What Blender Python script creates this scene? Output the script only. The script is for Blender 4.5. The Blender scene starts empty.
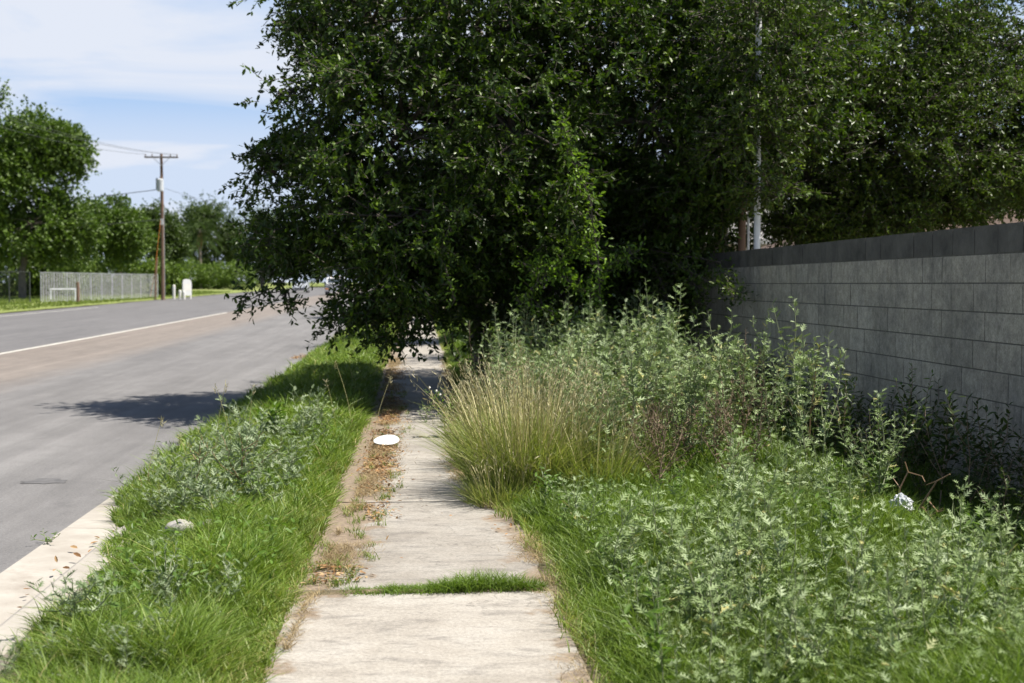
import bpy, math, random
import numpy as np
from mathutils import Vector, Matrix, Euler

# ------------------------------------------------------------------ camera, world, sun, exposure
S = bpy.context.scene
COL = S.collection
F_PX, CX, CY = 1400.0, 512.0, 341.5
EYE = 1.6
cd = bpy.data.cameras.new("camera")
cam = bpy.data.objects.new("camera", cd)
COL.objects.link(cam)
cd.sensor_width = 36.0
cd.lens = F_PX * 36.0 / 1024.0
cd.clip_start = 0.1
cd.clip_end = 3000
cam.location = (0, 0, EYE)
cam.rotation_euler = (math.radians(90) - math.atan(57.5 / F_PX), 0, -math.atan(94 / F_PX))
cd.dof.use_dof = True
cd.dof.focus_distance = 9.5
cd.dof.aperture_fstop = 3.2
S.camera = cam
RCAM = np.array(cam.rotation_euler.to_matrix())

SUN_EL, SUN_AZ = math.radians(63), math.radians(98)      # azimuth measured from +Y (along the street) towards +X (the wall)
w = bpy.data.worlds.new("World")
S.world = w
w.use_nodes = True
nt = w.node_tree
nt.nodes.clear()
out = nt.nodes.new("ShaderNodeOutputWorld")
bg = nt.nodes.new("ShaderNodeBackground")
sky = nt.nodes.new("ShaderNodeTexSky")
sky.sky_type = 'NISHITA'
sky.sun_disc = False
sky.sun_elevation = SUN_EL
sky.sun_rotation = SUN_AZ
sky.air_density = 1.0
sky.dust_density = 0.6
sky.ozone_density = 2.0
bg.inputs[1].default_value = 0.05
geo = nt.nodes.new("ShaderNodeTexCoord")
sep = nt.nodes.new("ShaderNodeSeparateXYZ")
nt.links.new(geo.outputs["Generated"], sep.inputs[0])
addz = nt.nodes.new("ShaderNodeMath"); addz.operation = 'ADD'; addz.inputs[1].default_value = 0.10
nt.links.new(sep.outputs[2], addz.inputs[0])
mx = nt.nodes.new("ShaderNodeMath"); mx.operation = 'MAXIMUM'; mx.inputs[1].default_value = 0.03
nt.links.new(addz.outputs[0], mx.inputs[0])
dx = nt.nodes.new("ShaderNodeMath"); dx.operation = 'DIVIDE'
dy = nt.nodes.new("ShaderNodeMath"); dy.operation = 'DIVIDE'
nt.links.new(sep.outputs[0], dx.inputs[0]); nt.links.new(mx.outputs[0], dx.inputs[1])
nt.links.new(sep.outputs[1], dy.inputs[0]); nt.links.new(mx.outputs[0], dy.inputs[1])
cmb = nt.nodes.new("ShaderNodeCombineXYZ")
nt.links.new(dx.outputs[0], cmb.inputs[0]); nt.links.new(dy.outputs[0], cmb.inputs[1])
cmb.inputs[2].default_value = 12.4
cn = nt.nodes.new("ShaderNodeTexNoise")
cn.inputs["Scale"].default_value = 0.85
cn.inputs["Detail"].default_value = 7
cn.inputs["Roughness"].default_value = 0.55
cn.inputs["Distortion"].default_value = 0.6
nt.links.new(cmb.outputs[0], cn.inputs["Vector"])
cr = nt.nodes.new("ShaderNodeValToRGB")
cr.color_ramp.elements[0].position = 0.36; cr.color_ramp.elements[0].color = (0.0, 0.0, 0.0, 1)
cr.color_ramp.elements[1].position = 0.60; cr.color_ramp.elements[1].color = (1, 1, 1, 1)
nt.links.new(cn.outputs[0], cr.inputs[0])
mixc = nt.nodes.new("ShaderNodeMix"); mixc.data_type = 'RGBA'
fade = nt.nodes.new("ShaderNodeMapRange"); fade.interpolation_type = 'SMOOTHSTEP'
fade.inputs["From Min"].default_value = 0.20; fade.inputs["From Max"].default_value = 0.48
fade.inputs["To Min"].default_value = 1.0; fade.inputs["To Max"].default_value = 0.06
nt.links.new(sep.outputs[2], fade.inputs["Value"])
cm = nt.nodes.new("ShaderNodeMath"); cm.operation = 'MULTIPLY'
flo = nt.nodes.new("ShaderNodeMapRange"); flo.interpolation_type = 'SMOOTHSTEP'
flo.inputs["From Min"].default_value = 0.085; flo.inputs["From Max"].default_value = 0.15
flo.inputs["To Min"].default_value = 0.66; flo.inputs["To Max"].default_value = 0.0
nt.links.new(sep.outputs[2], flo.inputs["Value"])
cmx = nt.nodes.new("ShaderNodeMath"); cmx.operation = 'MAXIMUM'
nt.links.new(cr.outputs[0], cmx.inputs[0]); nt.links.new(flo.outputs[0], cmx.inputs[1])
nt.links.new(cmx.outputs[0], cm.inputs[0]); nt.links.new(fade.outputs[0], cm.inputs[1])
nt.links.new(cm.outputs[0], mixc.inputs["Factor"])
veil = nt.nodes.new("ShaderNodeMix"); veil.data_type = 'RGBA'
vf = nt.nodes.new("ShaderNodeMath"); vf.operation = 'MULTIPLY'; vf.inputs[1].default_value = 0.8
nt.links.new(fade.outputs[0], vf.inputs[0]); nt.links.new(vf.outputs[0], veil.inputs["Factor"])
nt.links.new(sky.outputs[0], veil.inputs["A"]); veil.inputs["B"].default_value = (4.0, 6.5, 10.6, 1)
nt.links.new(veil.outputs["Result"], mixc.inputs["A"])
mixc.inputs["B"].default_value = (8.2, 8.75, 9.9, 1)
nt.links.new(mixc.outputs["Result"], bg.inputs[0])
nt.links.new(bg.outputs[0], out.inputs[0])

sd = bpy.data.lights.new("sun", 'SUN')
sd.energy = 5.0
sd.angle = math.radians(0.53)
sd.color = (1.0, 0.95, 0.86)
sun = bpy.data.objects.new("sun", sd)
COL.objects.link(sun)
SUN_DIR = Vector((math.sin(SUN_AZ) * math.cos(SUN_EL), math.cos(SUN_AZ) * math.cos(SUN_EL), math.sin(SUN_EL)))
sun.rotation_euler = SUN_DIR.to_track_quat('Z', 'Y').to_euler()
sun.location = (20, 10, 30)
S.view_settings.view_transform = 'Standard'
S.view_settings.look = 'None'
S.view_settings.exposure = 0.92
S.view_settings.gamma = 1.0
S.cycles.max_bounces = 6
S.cycles.transmission_bounces = 4
S.cycles.transparent_max_bounces = 4
S.cycles.use_denoising = True

# ------------------------------------------------------------------ helpers
rng = np.random.default_rng(11)


def P(px, py, Y):
    """world point seen at a photo pixel, at distance Y along the street"""
    d = RCAM @ np.array([(px - CX) / F_PX, -(py - CY) / F_PX, -1.0])
    return np.array([0, 0, EYE]) + d * (Y / d[1])


def sstep(a, b, x):
    t = np.clip((np.asarray(x, float) - a) / (b - a), 0, 1)
    return t * t * (3 - 2 * t)


def vnoise(Pt, scale, seed=0):
    Q = np.asarray(Pt, float) * scale + 1000.0
    i = np.floor(Q).astype(np.int64)
    f = Q - i
    f = f * f * (3 - 2 * f)
    r = 0
    D = Q.shape[1]
    for c in range(2 ** D):
        wgt = 1.0
        h = np.full(len(Q), seed * 974711 + 12345, np.int64)
        for d in range(D):
            b = (c >> d) & 1
            wgt = wgt * (f[:, d] if b else 1 - f[:, d])
            h = (h ^ ((i[:, d] + b) * (73856093, 19349663, 83492791)[d])) * 2654435761 % 4294967291
        r = r + wgt * ((h % 100003) / 100003.0)
    return r


def rise(y):
    y = np.asarray(y, float)
    t = np.maximum(y - 26, 0)
    return 0.0050 * t * t / (t + 12)


def unit(v):
    return v / np.maximum(np.linalg.norm(v, axis=-1, keepdims=True), 1e-9)


class MB:
    def __init__(s):
        s.v, s.f, s.a, s.n = [], [], [], 0

    def add(s, V, F, a=None):
        V = np.asarray(V, float).reshape(-1, 3)
        F = np.asarray(F, np.int64)
        s.v.append(V); s.f.append(F + s.n)
        s.a.append(np.broadcast_to(np.asarray(0.5 if a is None else a, float), (len(V),)))
        s.n += len(V)
        return s

    def box(s, c, d, rot=None, a=None, taper=1.0):
        x, y, z = np.array(d) / 2
        V = np.array([[-x, -y, -z], [x, -y, -z], [x, y, -z], [-x, y, -z], [-x * taper, -y * taper, z], [x * taper, -y * taper, z], [x * taper, y * taper, z], [-x * taper, y * taper, z]])
        if rot is not None:
            V = V @ np.array(Euler(rot).to_matrix()).T
        return s.add(V + np.array(c), [[0, 3, 2, 1], [4, 5, 6, 7], [0, 1, 5, 4], [1, 2, 6, 5], [2, 3, 7, 6], [3, 0, 4, 7]], a)

    def tube(s, pts, rad, n=8, a=None, cap=True):
        pts = np.asarray(pts, float)
        m = len(pts)
        rad = np.broadcast_to(np.asarray(rad, float), (m,))
        T = unit(np.gradient(pts, axis=0))
        ref = np.array([0, 0, 1.0]) if abs(T[:, 2]).mean() < 0.8 else np.array([1.0, 0, 0])
        U = unit(np.cross(T, ref)); W = np.cross(T, U)
        an = np.arange(n) * 2 * math.pi / n
        V = pts[:, None] + rad[:, None, None] * (np.cos(an)[None, :, None] * U[:, None] + np.sin(an)[None, :, None] * W[:, None])
        F = []
        for i in range(m - 1):
            for j in range(n):
                k = (j + 1) % n
                F.append([i * n + j, i * n + k, (i + 1) * n + k, (i + 1) * n + j])
        s.add(V.reshape(-1, 3), F, a)
        if cap:
            b = s.n
            s.add(np.vstack([V[0], V[0].mean(0), V[-1], V[-1].mean(0)]),
                  [[j, n, (j + 1) % n] for j in range(n)] + [[n + 1 + j, n + 1 + (j + 1) % n, 2 * n + 1] for j in range(n)], a)
        return s

    def prism(s, outline, axis, lo, hi, a=None):
        """closed outline (n,2) extruded along axis 0/1/2"""
        o = np.asarray(outline, float); n = len(o)
        idx = [k for k in range(3) if k != axis]
        A = np.zeros((n, 3)); A[:, idx] = o; B = A.copy(); A[:, axis] = lo; B[:, axis] = hi
        s.add(np.vstack([A, B]), [[j, (j + 1) % n, n + (j + 1) % n, n + j] for j in range(n)], a)
        c = o.mean(0)
        for M, in ((A,), (B,)):
            cc = np.zeros(3); cc[idx] = c; cc[axis] = M[0, axis]
            s.add(np.vstack([M, cc]), [[j, (j + 1) % n, n] for j in range(n)], a)
        return s

    def build(s, name, mat, parent=None, smooth=False, link=True):
        V = np.concatenate(s.v) if s.v else np.zeros((0, 3))
        me = bpy.data.meshes.new(name)
        me.vertices.add(len(V))
        me.vertices.foreach_set("co", V.astype(np.float32).ravel())
        loops = np.concatenate([f.ravel() for f in s.f]) if s.f else np.zeros(0, np.int64)
        tot = np.concatenate([np.full(len(f), f.shape[1]) for f in s.f]) if s.f else np.zeros(0, np.int64)
        start = np.concatenate([[0], np.cumsum(tot)[:-1]]) if len(tot) else tot
        me.loops.add(len(loops))
        me.loops.foreach_set("vertex_index", loops.astype(np.int32))
        me.polygons.add(len(tot))
        me.polygons.foreach_set("loop_start", start.astype(np.int32))
        me.polygons.foreach_set("loop_total", tot.astype(np.int32))
        me.polygons.foreach_set("use_smooth", np.full(len(tot), bool(smooth)))
        at = me.attributes.new("rnd", 'FLOAT', 'POINT')
        at.data.foreach_set("value", np.concatenate(s.a).astype(np.float32) if s.a else np.zeros(0, np.float32))
        me.update(calc_edges=True)
        me.validate()
        me.materials.append(mat)
        o = bpy.data.objects.new(name, me)
        if link:
            COL.objects.link(o)
        if parent is not None:
            o.parent = parent
        return o


def tag(o, label=None, cat=None, group=None, kind=None):
    if label: o["label"] = label
    if cat: o["category"] = cat
    if group: o["group"] = group
    if kind: o["kind"] = kind
    return o


def empty(name, loc, label, cat, group=None, rz=0.0):
    o = bpy.data.objects.new(name, None)
    o.empty_display_size = 0.2
    COL.objects.link(o)
    o.location = loc
    o.rotation_euler = (0, 0, rz)
    return tag(o, label, cat, group)


def copy_tree(o, loc=None, rz=None, scale=None, label=None, parent=None):
    c = o.copy(); COL.objects.link(c)
    if parent is not None: c.parent = parent
    if loc is not None: c.location = loc
    if rz is not None: c.rotation_euler = (c.rotation_euler[0], c.rotation_euler[1], rz)
    if scale is not None: c.scale = (scale, scale, scale)
    if label: c["label"] = label
    for ch in list(o.children):
        copy_tree(ch, parent=c)
    return c


# ------------------------------------------------------------------ materials
def nmat(name):
    m = bpy.data.materials.new(name); m.use_nodes = True
    t = m.node_tree; b = t.nodes["Principled BSDF"]
    return m, t, b


def N(t, typ, **kw):
    n = t.nodes.new(typ)
    for k, v in kw.items():
        if k in n.inputs.keys() if hasattr(n.inputs, 'keys') else False:
            n.inputs[k].default_value = v
        else:
            setattr(n, k, v)
    return n


def noise(t, scale, detail=4, rough=0.55, vec=None, dist=0.0):
    n = t.nodes.new("ShaderNodeTexNoise")
    n.inputs["Scale"].default_value = scale; n.inputs["Detail"].default_value = detail
    n.inputs["Roughness"].default_value = rough; n.inputs["Distortion"].default_value = dist
    if vec is not None: t.links.new(vec, n.inputs["Vector"])
    return n.outputs[0]


def ramp(t, fac, stops):
    r = t.nodes.new("ShaderNodeValToRGB")
    e = r.color_ramp.elements
    while len(e) < len(stops): e.new(0.5)
    for i, (p, c) in enumerate(stops):
        e[i].position = p
        e[i].color = (c, c, c, 1) if isinstance(c, (int, float)) else (*c, 1)
    t.links.new(fac, r.inputs[0])
    return r.outputs[0]


def mix(t, fac, A, B, mode='MIX'):
    m = t.nodes.new("ShaderNodeMix"); m.data_type = 'RGBA'; m.blend_type = mode
    for key, v in (("Factor", fac), ("A", A), ("B", B)):
        if isinstance(v, (int, float)): m.inputs[key].default_value = v if key == "Factor" else (v, v, v, 1)
        elif isinstance(v, tuple): m.inputs[key].default_value = (*v, 1)
        else: t.links.new(v, m.inputs[key])
    return m.outputs["Result"]


def math_n(t, op, a, b=None, clamp=False):
    m = t.nodes.new("ShaderNodeMath"); m.operation = op; m.use_clamp = clamp
    for i, v in enumerate((a, b)):
        if v is None: continue
        if isinstance(v, (int, float)): m.inputs[i].default_value = v
        else: t.links.new(v, m.inputs[i])
    return m.outputs[0]


def coords(t, scale=None):
    tc = t.nodes.new("ShaderNodeTexCoord")
    if scale is None: return tc.outputs["Object"]
    mp = t.nodes.new("ShaderNodeMapping"); mp.inputs["Scale"].default_value = scale
    t.links.new(tc.outputs["Object"], mp.inputs["Vector"])
    return mp.outputs[0]


def attr(t, name="rnd"):
    a = t.nodes.new("ShaderNodeAttribute"); a.attribute_name = name
    return a.outputs["Fac"]


def bump(t, b, h, strength, dist):
    n = t.nodes.new("ShaderNodeBump"); n.inputs["Strength"].default_value = strength; n.inputs["Distance"].default_value = dist
    t.links.new(h, n.inputs["Height"]); t.links.new(n.outputs[0], b.inputs["Normal"])


def leaf_mat(name, stops, transl=0.3, rough=0.5, tcol=(1.15, 1.2, 0.6), spec=0.4):
    m, t, b = nmat(name)
    c = ramp(t, attr(t), stops)
    big = ramp(t, noise(t, 1.3, 2, vec=coords(t)), [(0.3, 0.78), (0.7, 1.2)])
    c = mix(t, 1.0, c, big, 'MULTIPLY')
    t.links.new(c, b.inputs["Base Color"])
    b.inputs["Roughness"].default_value = rough
    b.inputs["Specular IOR Level"].default_value = spec
    tr = t.nodes.new("ShaderNodeBsdfTranslucent")
    t.links.new(mix(t, 1.0, c, tcol, 'MULTIPLY'), tr.inputs[0])
    ms = t.nodes.new("ShaderNodeMixShader"); ms.inputs[0].default_value = transl
    t.links.new(b.outputs[0], ms.inputs[1]); t.links.new(tr.outputs[0], ms.inputs[2])
    t.links.new(ms.outputs[0], t.nodes["Material Output"].inputs[0])
    return m


def plain(name, col, rough=0.6, metal=0.0, var=0.12, scale=6.0):
    m, t, b = nmat(name)
    k = ramp(t, noise(t, scale, 5, vec=coords(t)), [(0.3, 1 - var), (0.7, 1 + var)])
    t.links.new(mix(t, 1.0, col, k, 'MULTIPLY'), b.inputs["Base Color"])
    b.inputs["Roughness"].default_value = rough
    b.inputs["Metallic"].default_value = metal
    return m


M = {}
M['grass'] = leaf_mat('grass_blades', [(0, (0.080, 0.138, 0.014)), (0.5, (0.146, 0.228, 0.028)), (0.85, (0.24, 0.295, 0.065)), (1, (0.40, 0.35, 0.16))], 0.35, 0.5)
M['far_grass'] = leaf_mat('verge_grass_blades', [(0, (0.12, 0.17, 0.03)), (1, (0.21, 0.26, 0.055))], 0.35, 0.6)
M['dry'] = leaf_mat('dry_grass_blades', [(0, (0.22, 0.15, 0.07)), (1, (0.45, 0.36, 0.2))], 0.2, 0.7, (1, 0.95, 0.8))
M['bunch'] = leaf_mat('bunchgrass_blades', [(0, (0.11, 0.165, 0.028)), (0.5, (0.21, 0.255, 0.06)), (1, (0.42, 0.40, 0.17))], 0.3, 0.5)
M['stalk'] = leaf_mat('bunchgrass_stalks', [(0, (0.30, 0.27, 0.11)), (0.6, (0.52, 0.47, 0.22)), (1, (0.68, 0.62, 0.34))], 0.15, 0.6, (1, 0.95, 0.7))
M['seed'] = leaf_mat('seed_heads', [(0, (0.32, 0.29, 0.15)), (1, (0.56, 0.51, 0.32))], 0.2, 0.7, (1, 0.9, 0.8))
M['silver'] = leaf_mat('silver_weed_leaves', [(0, (0.12, 0.185, 0.052)), (0.5, (0.25, 0.325, 0.14)), (0.93, (0.40, 0.47, 0.29)), (1, (0.42, 0.40, 0.16))], 0.2, 0.7, (1.0, 1.1, 0.6), 0.2)
M['silver_stem'] = plain('silver_weed_stem', (0.20, 0.22, 0.12), 0.7)
M['thistle'] = leaf_mat('grey_weed_leaves', [(0, (0.14, 0.20, 0.085)), (1, (0.34, 0.395, 0.25))], 0.2, 0.65, (1, 1.1, 0.8), 0.25)
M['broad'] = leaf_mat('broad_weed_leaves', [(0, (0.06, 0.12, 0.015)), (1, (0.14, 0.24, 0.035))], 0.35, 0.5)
M['shade'] = leaf_mat('shade_darkened_leaves', [(0, (0.028, 0.05, 0.010)), (1, (0.065, 0.10, 0.022))], 0.25, 0.5)  # leaf green darkened so the colour itself deepens the shade by wall and oak
M['brownweed'] = leaf_mat('dead_weed_leaves', [(0, (0.10, 0.075, 0.045)), (1, (0.27, 0.21, 0.14))], 0.15, 0.8, (1, 0.9, 0.8), 0.1)
M['brownstem'] = plain('dead_weed_stem', (0.19, 0.135, 0.09), 0.8)
M['redstem'] = plain('reddish_weed_stem', (0.25, 0.155, 0.085), 0.7)
M['oak'] = leaf_mat('oak_leaves', [(0, (0.018, 0.037, 0.005)), (0.55, (0.046, 0.084, 0.010)), (1, (0.135, 0.200, 0.026))], 0.24, 0.40, (1.3, 1.5, 0.35), 0.32)
M['shoot'] = leaf_mat('young_oak_leaves', [(0, (0.10, 0.18, 0.020)), (1, (0.19, 0.30, 0.035))], 0.35, 0.4, (1.2, 1.3, 0.5), 0.35)
M['oak2'] = leaf_mat('yard_tree_leaves', [(0, (0.035, 0.062, 0.009)), (0.6, (0.07, 0.112, 0.016)), (1, (0.14, 0.19, 0.030))], 0.25, 0.42, (1.2, 1.4, 0.4), 0.32)
M['far_leaf'] = leaf_mat('far_tree_leaves', [(0, (0.045, 0.085, 0.010)), (1, (0.115, 0.175, 0.022))], 0.25, 0.5, (1.1, 1.3, 0.5))
M['far_leaf2'] = leaf_mat('far_tree_leaves_dark', [(0, (0.032, 0.058, 0.010)), (1, (0.08, 0.122, 0.020))], 0.25, 0.5, (1.1, 1.3, 0.5))
M['hedge'] = leaf_mat('hedge_leaves', [(0, (0.075, 0.135, 0.018)), (1, (0.15, 0.22, 0.03))], 0.3, 0.5)
M['rustleaf'] = leaf_mat('rusty_shrub_leaves', [(0, (0.25, 0.11, 0.03)), (1, (0.42, 0.22, 0.07))], 0.3, 0.6, (1, 0.9, 0.6))
M['frond'] = leaf_mat('palm_fronds', [(0, (0.05, 0.09, 0.02)), (1, (0.11, 0.16, 0.05))], 0.2, 0.5)
M['litter'] = leaf_mat('fallen_leaves', [(0, (0.12, 0.065, 0.03)), (0.6, (0.30, 0.17, 0.075)), (1, (0.46, 0.33, 0.18))], 0.1, 0.8, (1, 0.9, 0.8), 0.2)

m, t, b = nmat('bark')
v = coords(t, (1, 1, 0.25))
t.links.new(ramp(t, noise(t, 14, 8, 0.65, v), [(0.3, (0.05, 0.042, 0.036)), (0.7, (0.17, 0.15, 0.13))]), b.inputs["Base Color"])
bump(t, b, noise(t, 22, 6, 0.6, v), 0.8, 0.02); b.inputs["Roughness"].default_value = 0.9
M['bark'] = m
M['bark_pale'] = plain('twig_bark', (0.085, 0.07, 0.056), 0.9, var=0.3)

# ground soil
m, t, b = nmat('soil')
v = coords(t)
c = ramp(t, noise(t, 9, 8, 0.65, v), [(0.3, (0.085, 0.065, 0.04)), (0.55, (0.16, 0.12, 0.075)), (0.75, (0.25, 0.195, 0.13))])
g = ramp(t, noise(t, 0.6, 5, 0.6, v), [(0.42, 0.0), (0.6, 0.7)])
t.links.new(mix(t, g, c, (0.085, 0.12, 0.03)), b.inputs["Base Color"])
bump(t, b, noise(t, 40, 6, 0.7, v), 0.7, 0.02); b.inputs["Roughness"].default_value = 1.0
M['soil'] = m

# far verge turf sheet
m, t, b = nmat('turf')
v = coords(t)
c = ramp(t, noise(t, 0.7, 8, 0.7, v), [(0.3, (0.125, 0.16, 0.035)), (0.7, (0.22, 0.25, 0.065))])
t.links.new(c, b.inputs["Base Color"]); b.inputs["Roughness"].default_value = 1.0
bump(t, b, noise(t, 8, 6, 0.7, v), 1.0, 0.08)
M['turf'] = m

# concrete of the sidewalk: brushed, stained, soil spilt over its edges
m, t, b = nmat('sidewalk_concrete')
v = coords(t)
base = ramp(t, noise(t, 2.2, 8, 0.65, v), [(0.28, (0.25, 0.222, 0.188)), (0.5, (0.335, 0.305, 0.265)), (0.72, (0.385, 0.358, 0.32))])
base = mix(t, 1.0, base, ramp(t, attr(t), [(0, 0.86), (1, 1.06)]), 'MULTIPLY')
brush = ramp(t, noise(t, 5, 6, 0.7, coords(t, (1.2, 14, 1)), 0.4), [(0.3, 0.80), (0.62, 1.06)])
base = mix(t, 0.5, base, brush, 'MULTIPLY')
st = ramp(t, noise(t, 4.2, 10, 0.8, coords(t, (0.8, 2.0, 1)), 0.5), [(0.50, 0.0), (0.62, 0.55)])
base = mix(t, st, base, (0.125, 0.113, 0.102))
speck = ramp(t, noise(t, 55, 6, 0.75, v), [(0.32, 0.62), (0.6, 1.10)])
base = mix(t, 0.85, base, speck, 'MULTIPLY')
vor = t.nodes.new("ShaderNodeTexVoronoi"); vor.feature = 'DISTANCE_TO_EDGE'; vor.inputs["Scale"].default_value = 0.55
wv = t.nodes.new("ShaderNodeVectorMath"); wv.operation = 'ADD'
wn = t.nodes.new("ShaderNodeTexNoise"); wn.inputs["Scale"].default_value = 3.0; wn.inputs["Detail"].default_value = 5
t.links.new(v, wn.inputs["Vector"]); t.links.new(v, wv.inputs[0]); t.links.new(wn.outputs[1], wv.inputs[1]); t.links.new(wv.outputs[0], vor.inputs["Vector"])
crk = ramp(t, vor.outputs["Distance"], [(0.0, 1.0), (0.006, 0.0)])
base = mix(t, math_n(t, 'MULTIPLY', crk, 0.55), base, (0.09, 0.08, 0.07))
sx = t.nodes.new("ShaderNodeSeparateXYZ"); t.links.new(v, sx.inputs[0])
nz = noise(t, 3.5, 8, 0.7, v)
# soil lies on the kerb-side third from about 7.4 m on
edge = math_n(t, 'ADD', sx.outputs[0], math_n(t, 'MULTIPLY', math_n(t, 'SUBTRACT', nz, 0.5), 1.0))
far = ramp(t, math_n(t, 'DIVIDE', sx.outputs[1], 40), [(0.165, 0.0), (0.195, 0.30), (0.34, 0.36), (0.40, 0.30), (0.7, 0.22)])
lim = math_n(t, 'SUBTRACT', far, 0.62)
dl = math_n(t, 'SUBTRACT', lim, edge)
dm = ramp(t, math_n(t, 'ADD', math_n(t, 'MULTIPLY', dl, 4.0), 0.5, True), [(0.35, 0.0), (0.7, 0.93)])
dirt = ramp(t, noise(t, 24, 7, 0.7, v), [(0.3, (0.125, 0.09, 0.06)), (0.55, (0.225, 0.17, 0.118)), (0.75, (0.32, 0.255, 0.185))])
base = mix(t, dm, base, dirt)
far2 = ramp(t, math_n(t, 'DIVIDE', sx.outputs[1], 40), [(0.19, 0.60), (0.24, 0.46), (0.285, 0.27), (0.37, 0.27), (0.5, 0.42), (0.8, .55)])
dr = math_n(t, 'SUBTRACT', edge, far2)
dm2 = ramp(t, math_n(t, 'ADD', math_n(t, 'MULTIPLY', dr, 4.0), 0.5, True), [(0.5, 0.0), (0.85, 0.85)])
base = mix(t, dm2, base, dirt)
t.links.new(base, b.inputs["Base Color"]); b.inputs["Roughness"].default_value = 0.92
hh = math_n(t, 'ADD', math_n(t, 'MULTIPLY', noise(t, 60, 5, 0.7, v), 0.5), math_n(t, 'MULTIPLY', dm, noise(t, 30, 6, 0.7, v)))
bump(t, b, hh, 0.55, 0.012)
M['walk'] = m

# kerb concrete
m, t, b = nmat('kerb_concrete')
v = coords(t)
c = ramp(t, noise(t, 3, 8, 0.65, v), [(0.3, (0.28, 0.25, 0.215)), (0.7, (0.39, 0.362, 0.32))])
c = mix(t, ramp(t, noise(t, 1.6, 6, 0.7, v, 0.6), [(0.55, 0.0), (0.72, 0.6)]), c, (0.22, 0.185, 0.15))
sy = t.nodes.new("ShaderNodeSeparateXYZ"); t.links.new(v, sy.inputs[0])
mod = math_n(t, 'ABSOLUTE', math_n(t, 'SUBTRACT', math_n(t, 'FRACT', math_n(t, 'MULTIPLY', math_n(t, 'ADD', sy.outputs[1], 0.6), 1 / 3.05)), 0.5))
c = mix(t, ramp(t, mod, [(0.0, 0.8), (0.0022, 0.0)]), c, (0.10, 0.085, 0.07))
t.links.new(c, b.inputs["Base Color"]); b.inputs["Roughness"].default_value = 0.9
bump(t, b, noise(t, 55, 5, 0.7, v), 0.4, 0.008)
M['kerb'] = m

# asphalt
m, t, b = nmat('asphalt')
v = coords(t)
sx = t.nodes.new("ShaderNodeSeparateXYZ"); t.links.new(v, sx.inputs[0])
c = ramp(t, noise(t, 0.35, 8, 0.6, coords(t, (1.6, 0.35, 1))), [(0.3, (0.138, 0.132, 0.131)), (0.7, (0.190, 0.183, 0.180))])
brn = math_n(t, 'ADD', sx.outputs[0], math_n(t, 'MULTIPLY', math_n(t, 'SUBTRACT', noise(t, 0.8, 5, 0.6, v), 0.5), 1.0))
bm1 = ramp(t, math_n(t, 'ADD', math_n(t, 'DIVIDE', brn, 20), 1.0), [(0.475, 0.0), (0.492, 0.8), (0.62, 0.7), (0.675, 0.0)])
c = mix(t, bm1, c, (0.205, 0.170, 0.143))
dk = ramp(t, math_n(t, 'ADD', math_n(t, 'DIVIDE', sx.outputs[0], 25), 1.0), [(0.30, 0.55), (0.585, 0.5), (0.592, 0.0)])
c = mix(t, dk, c, (0.115, 0.111, 0.114))
c = mix(t, ramp(t, noise(t, 0.9, 6, 0.7, v, 1.0), [(0.58, 0.0), (0.75, 0.35)]), c, (0.12, 0.115, 0.115))
c = mix(t, 0.9, c, ramp(t, noise(t, 45, 8, 0.85, v), [(0.32, 0.55), (0.66, 1.32)]), 'MULTIPLY')
c = mix(t, 0.8, c, ramp(t, noise(t, 2.2, 6, 0.7, coords(t, (1.0, 0.5, 1))), [(0.35, 0.86), (0.65, 1.1)]), 'MULTIPLY')
c = mix(t, 0.9, c, ramp(t, noise(t, 1.0, 6, 0.7, coords(t, (3.2, 0.07, 1))), [(0.35, 0.84), (0.65, 1.10)]), 'MULTIPLY')
c = mix(t, ramp(t, noise(t, 0.55, 5, 0.7, coords(t, (1, .6, 1))), [(0.62, 0.0), (0.70, 0.45)]), c, (0.085, 0.082, 0.082))
vo = t.nodes.new("ShaderNodeTexVoronoi"); vo.feature = 'DISTANCE_TO_EDGE'; vo.inputs["Scale"].default_value = 0.28
wv2 = t.nodes.new("ShaderNodeVectorMath"); wv2.operation = 'ADD'
wn2 = t.nodes.new("ShaderNodeTexNoise"); wn2.inputs["Scale"].default_value = 1.4; wn2.inputs["Detail"].default_value = 6
t.links.new(v, wn2.inputs["Vector"]); t.links.new(v, wv2.inputs[0]); t.links.new(wn2.outputs[1], wv2.inputs[1]); t.links.new(wv2.outputs[0], vo.inputs["Vector"])
ck = math_n(t, 'MULTIPLY', ramp(t, vo.outputs["Distance"], [(0.0, 1.0), (0.004, 0.0)]), ramp(t, noise(t, 0.4, 4, .6, v), [(.45, 0.0), (.6, .5)]))
c = mix(t, ck, c, (0.06, 0.058, 0.058))
t.links.new(c, b.inputs["Base Color"]); b.inputs["Roughness"].default_value = 0.85
b.inputs["Specular IOR Level"].default_value = 0.3
bump(t, b, noise(t, 140, 4, 0.7, v), 0.5, 0.008)
M['asphalt'] = m
M['tar'] = plain('dark_patch', (0.10, 0.096, 0.096), 0.8, var=0.3, scale=9)
m, t, b = nmat('road_paint')
v = coords(t)
c = mix(t, ramp(t, noise(t, 7, 8, 0.75, v), [(0.35, 0.0), (0.6, 0.9)]), (0.30, 0.28, 0.25), (0.72, 0.69, 0.62))
t.links.new(c, b.inputs["Base Color"]); b.inputs["Roughness"].default_value = 0.7
M['paint'] = m

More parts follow.
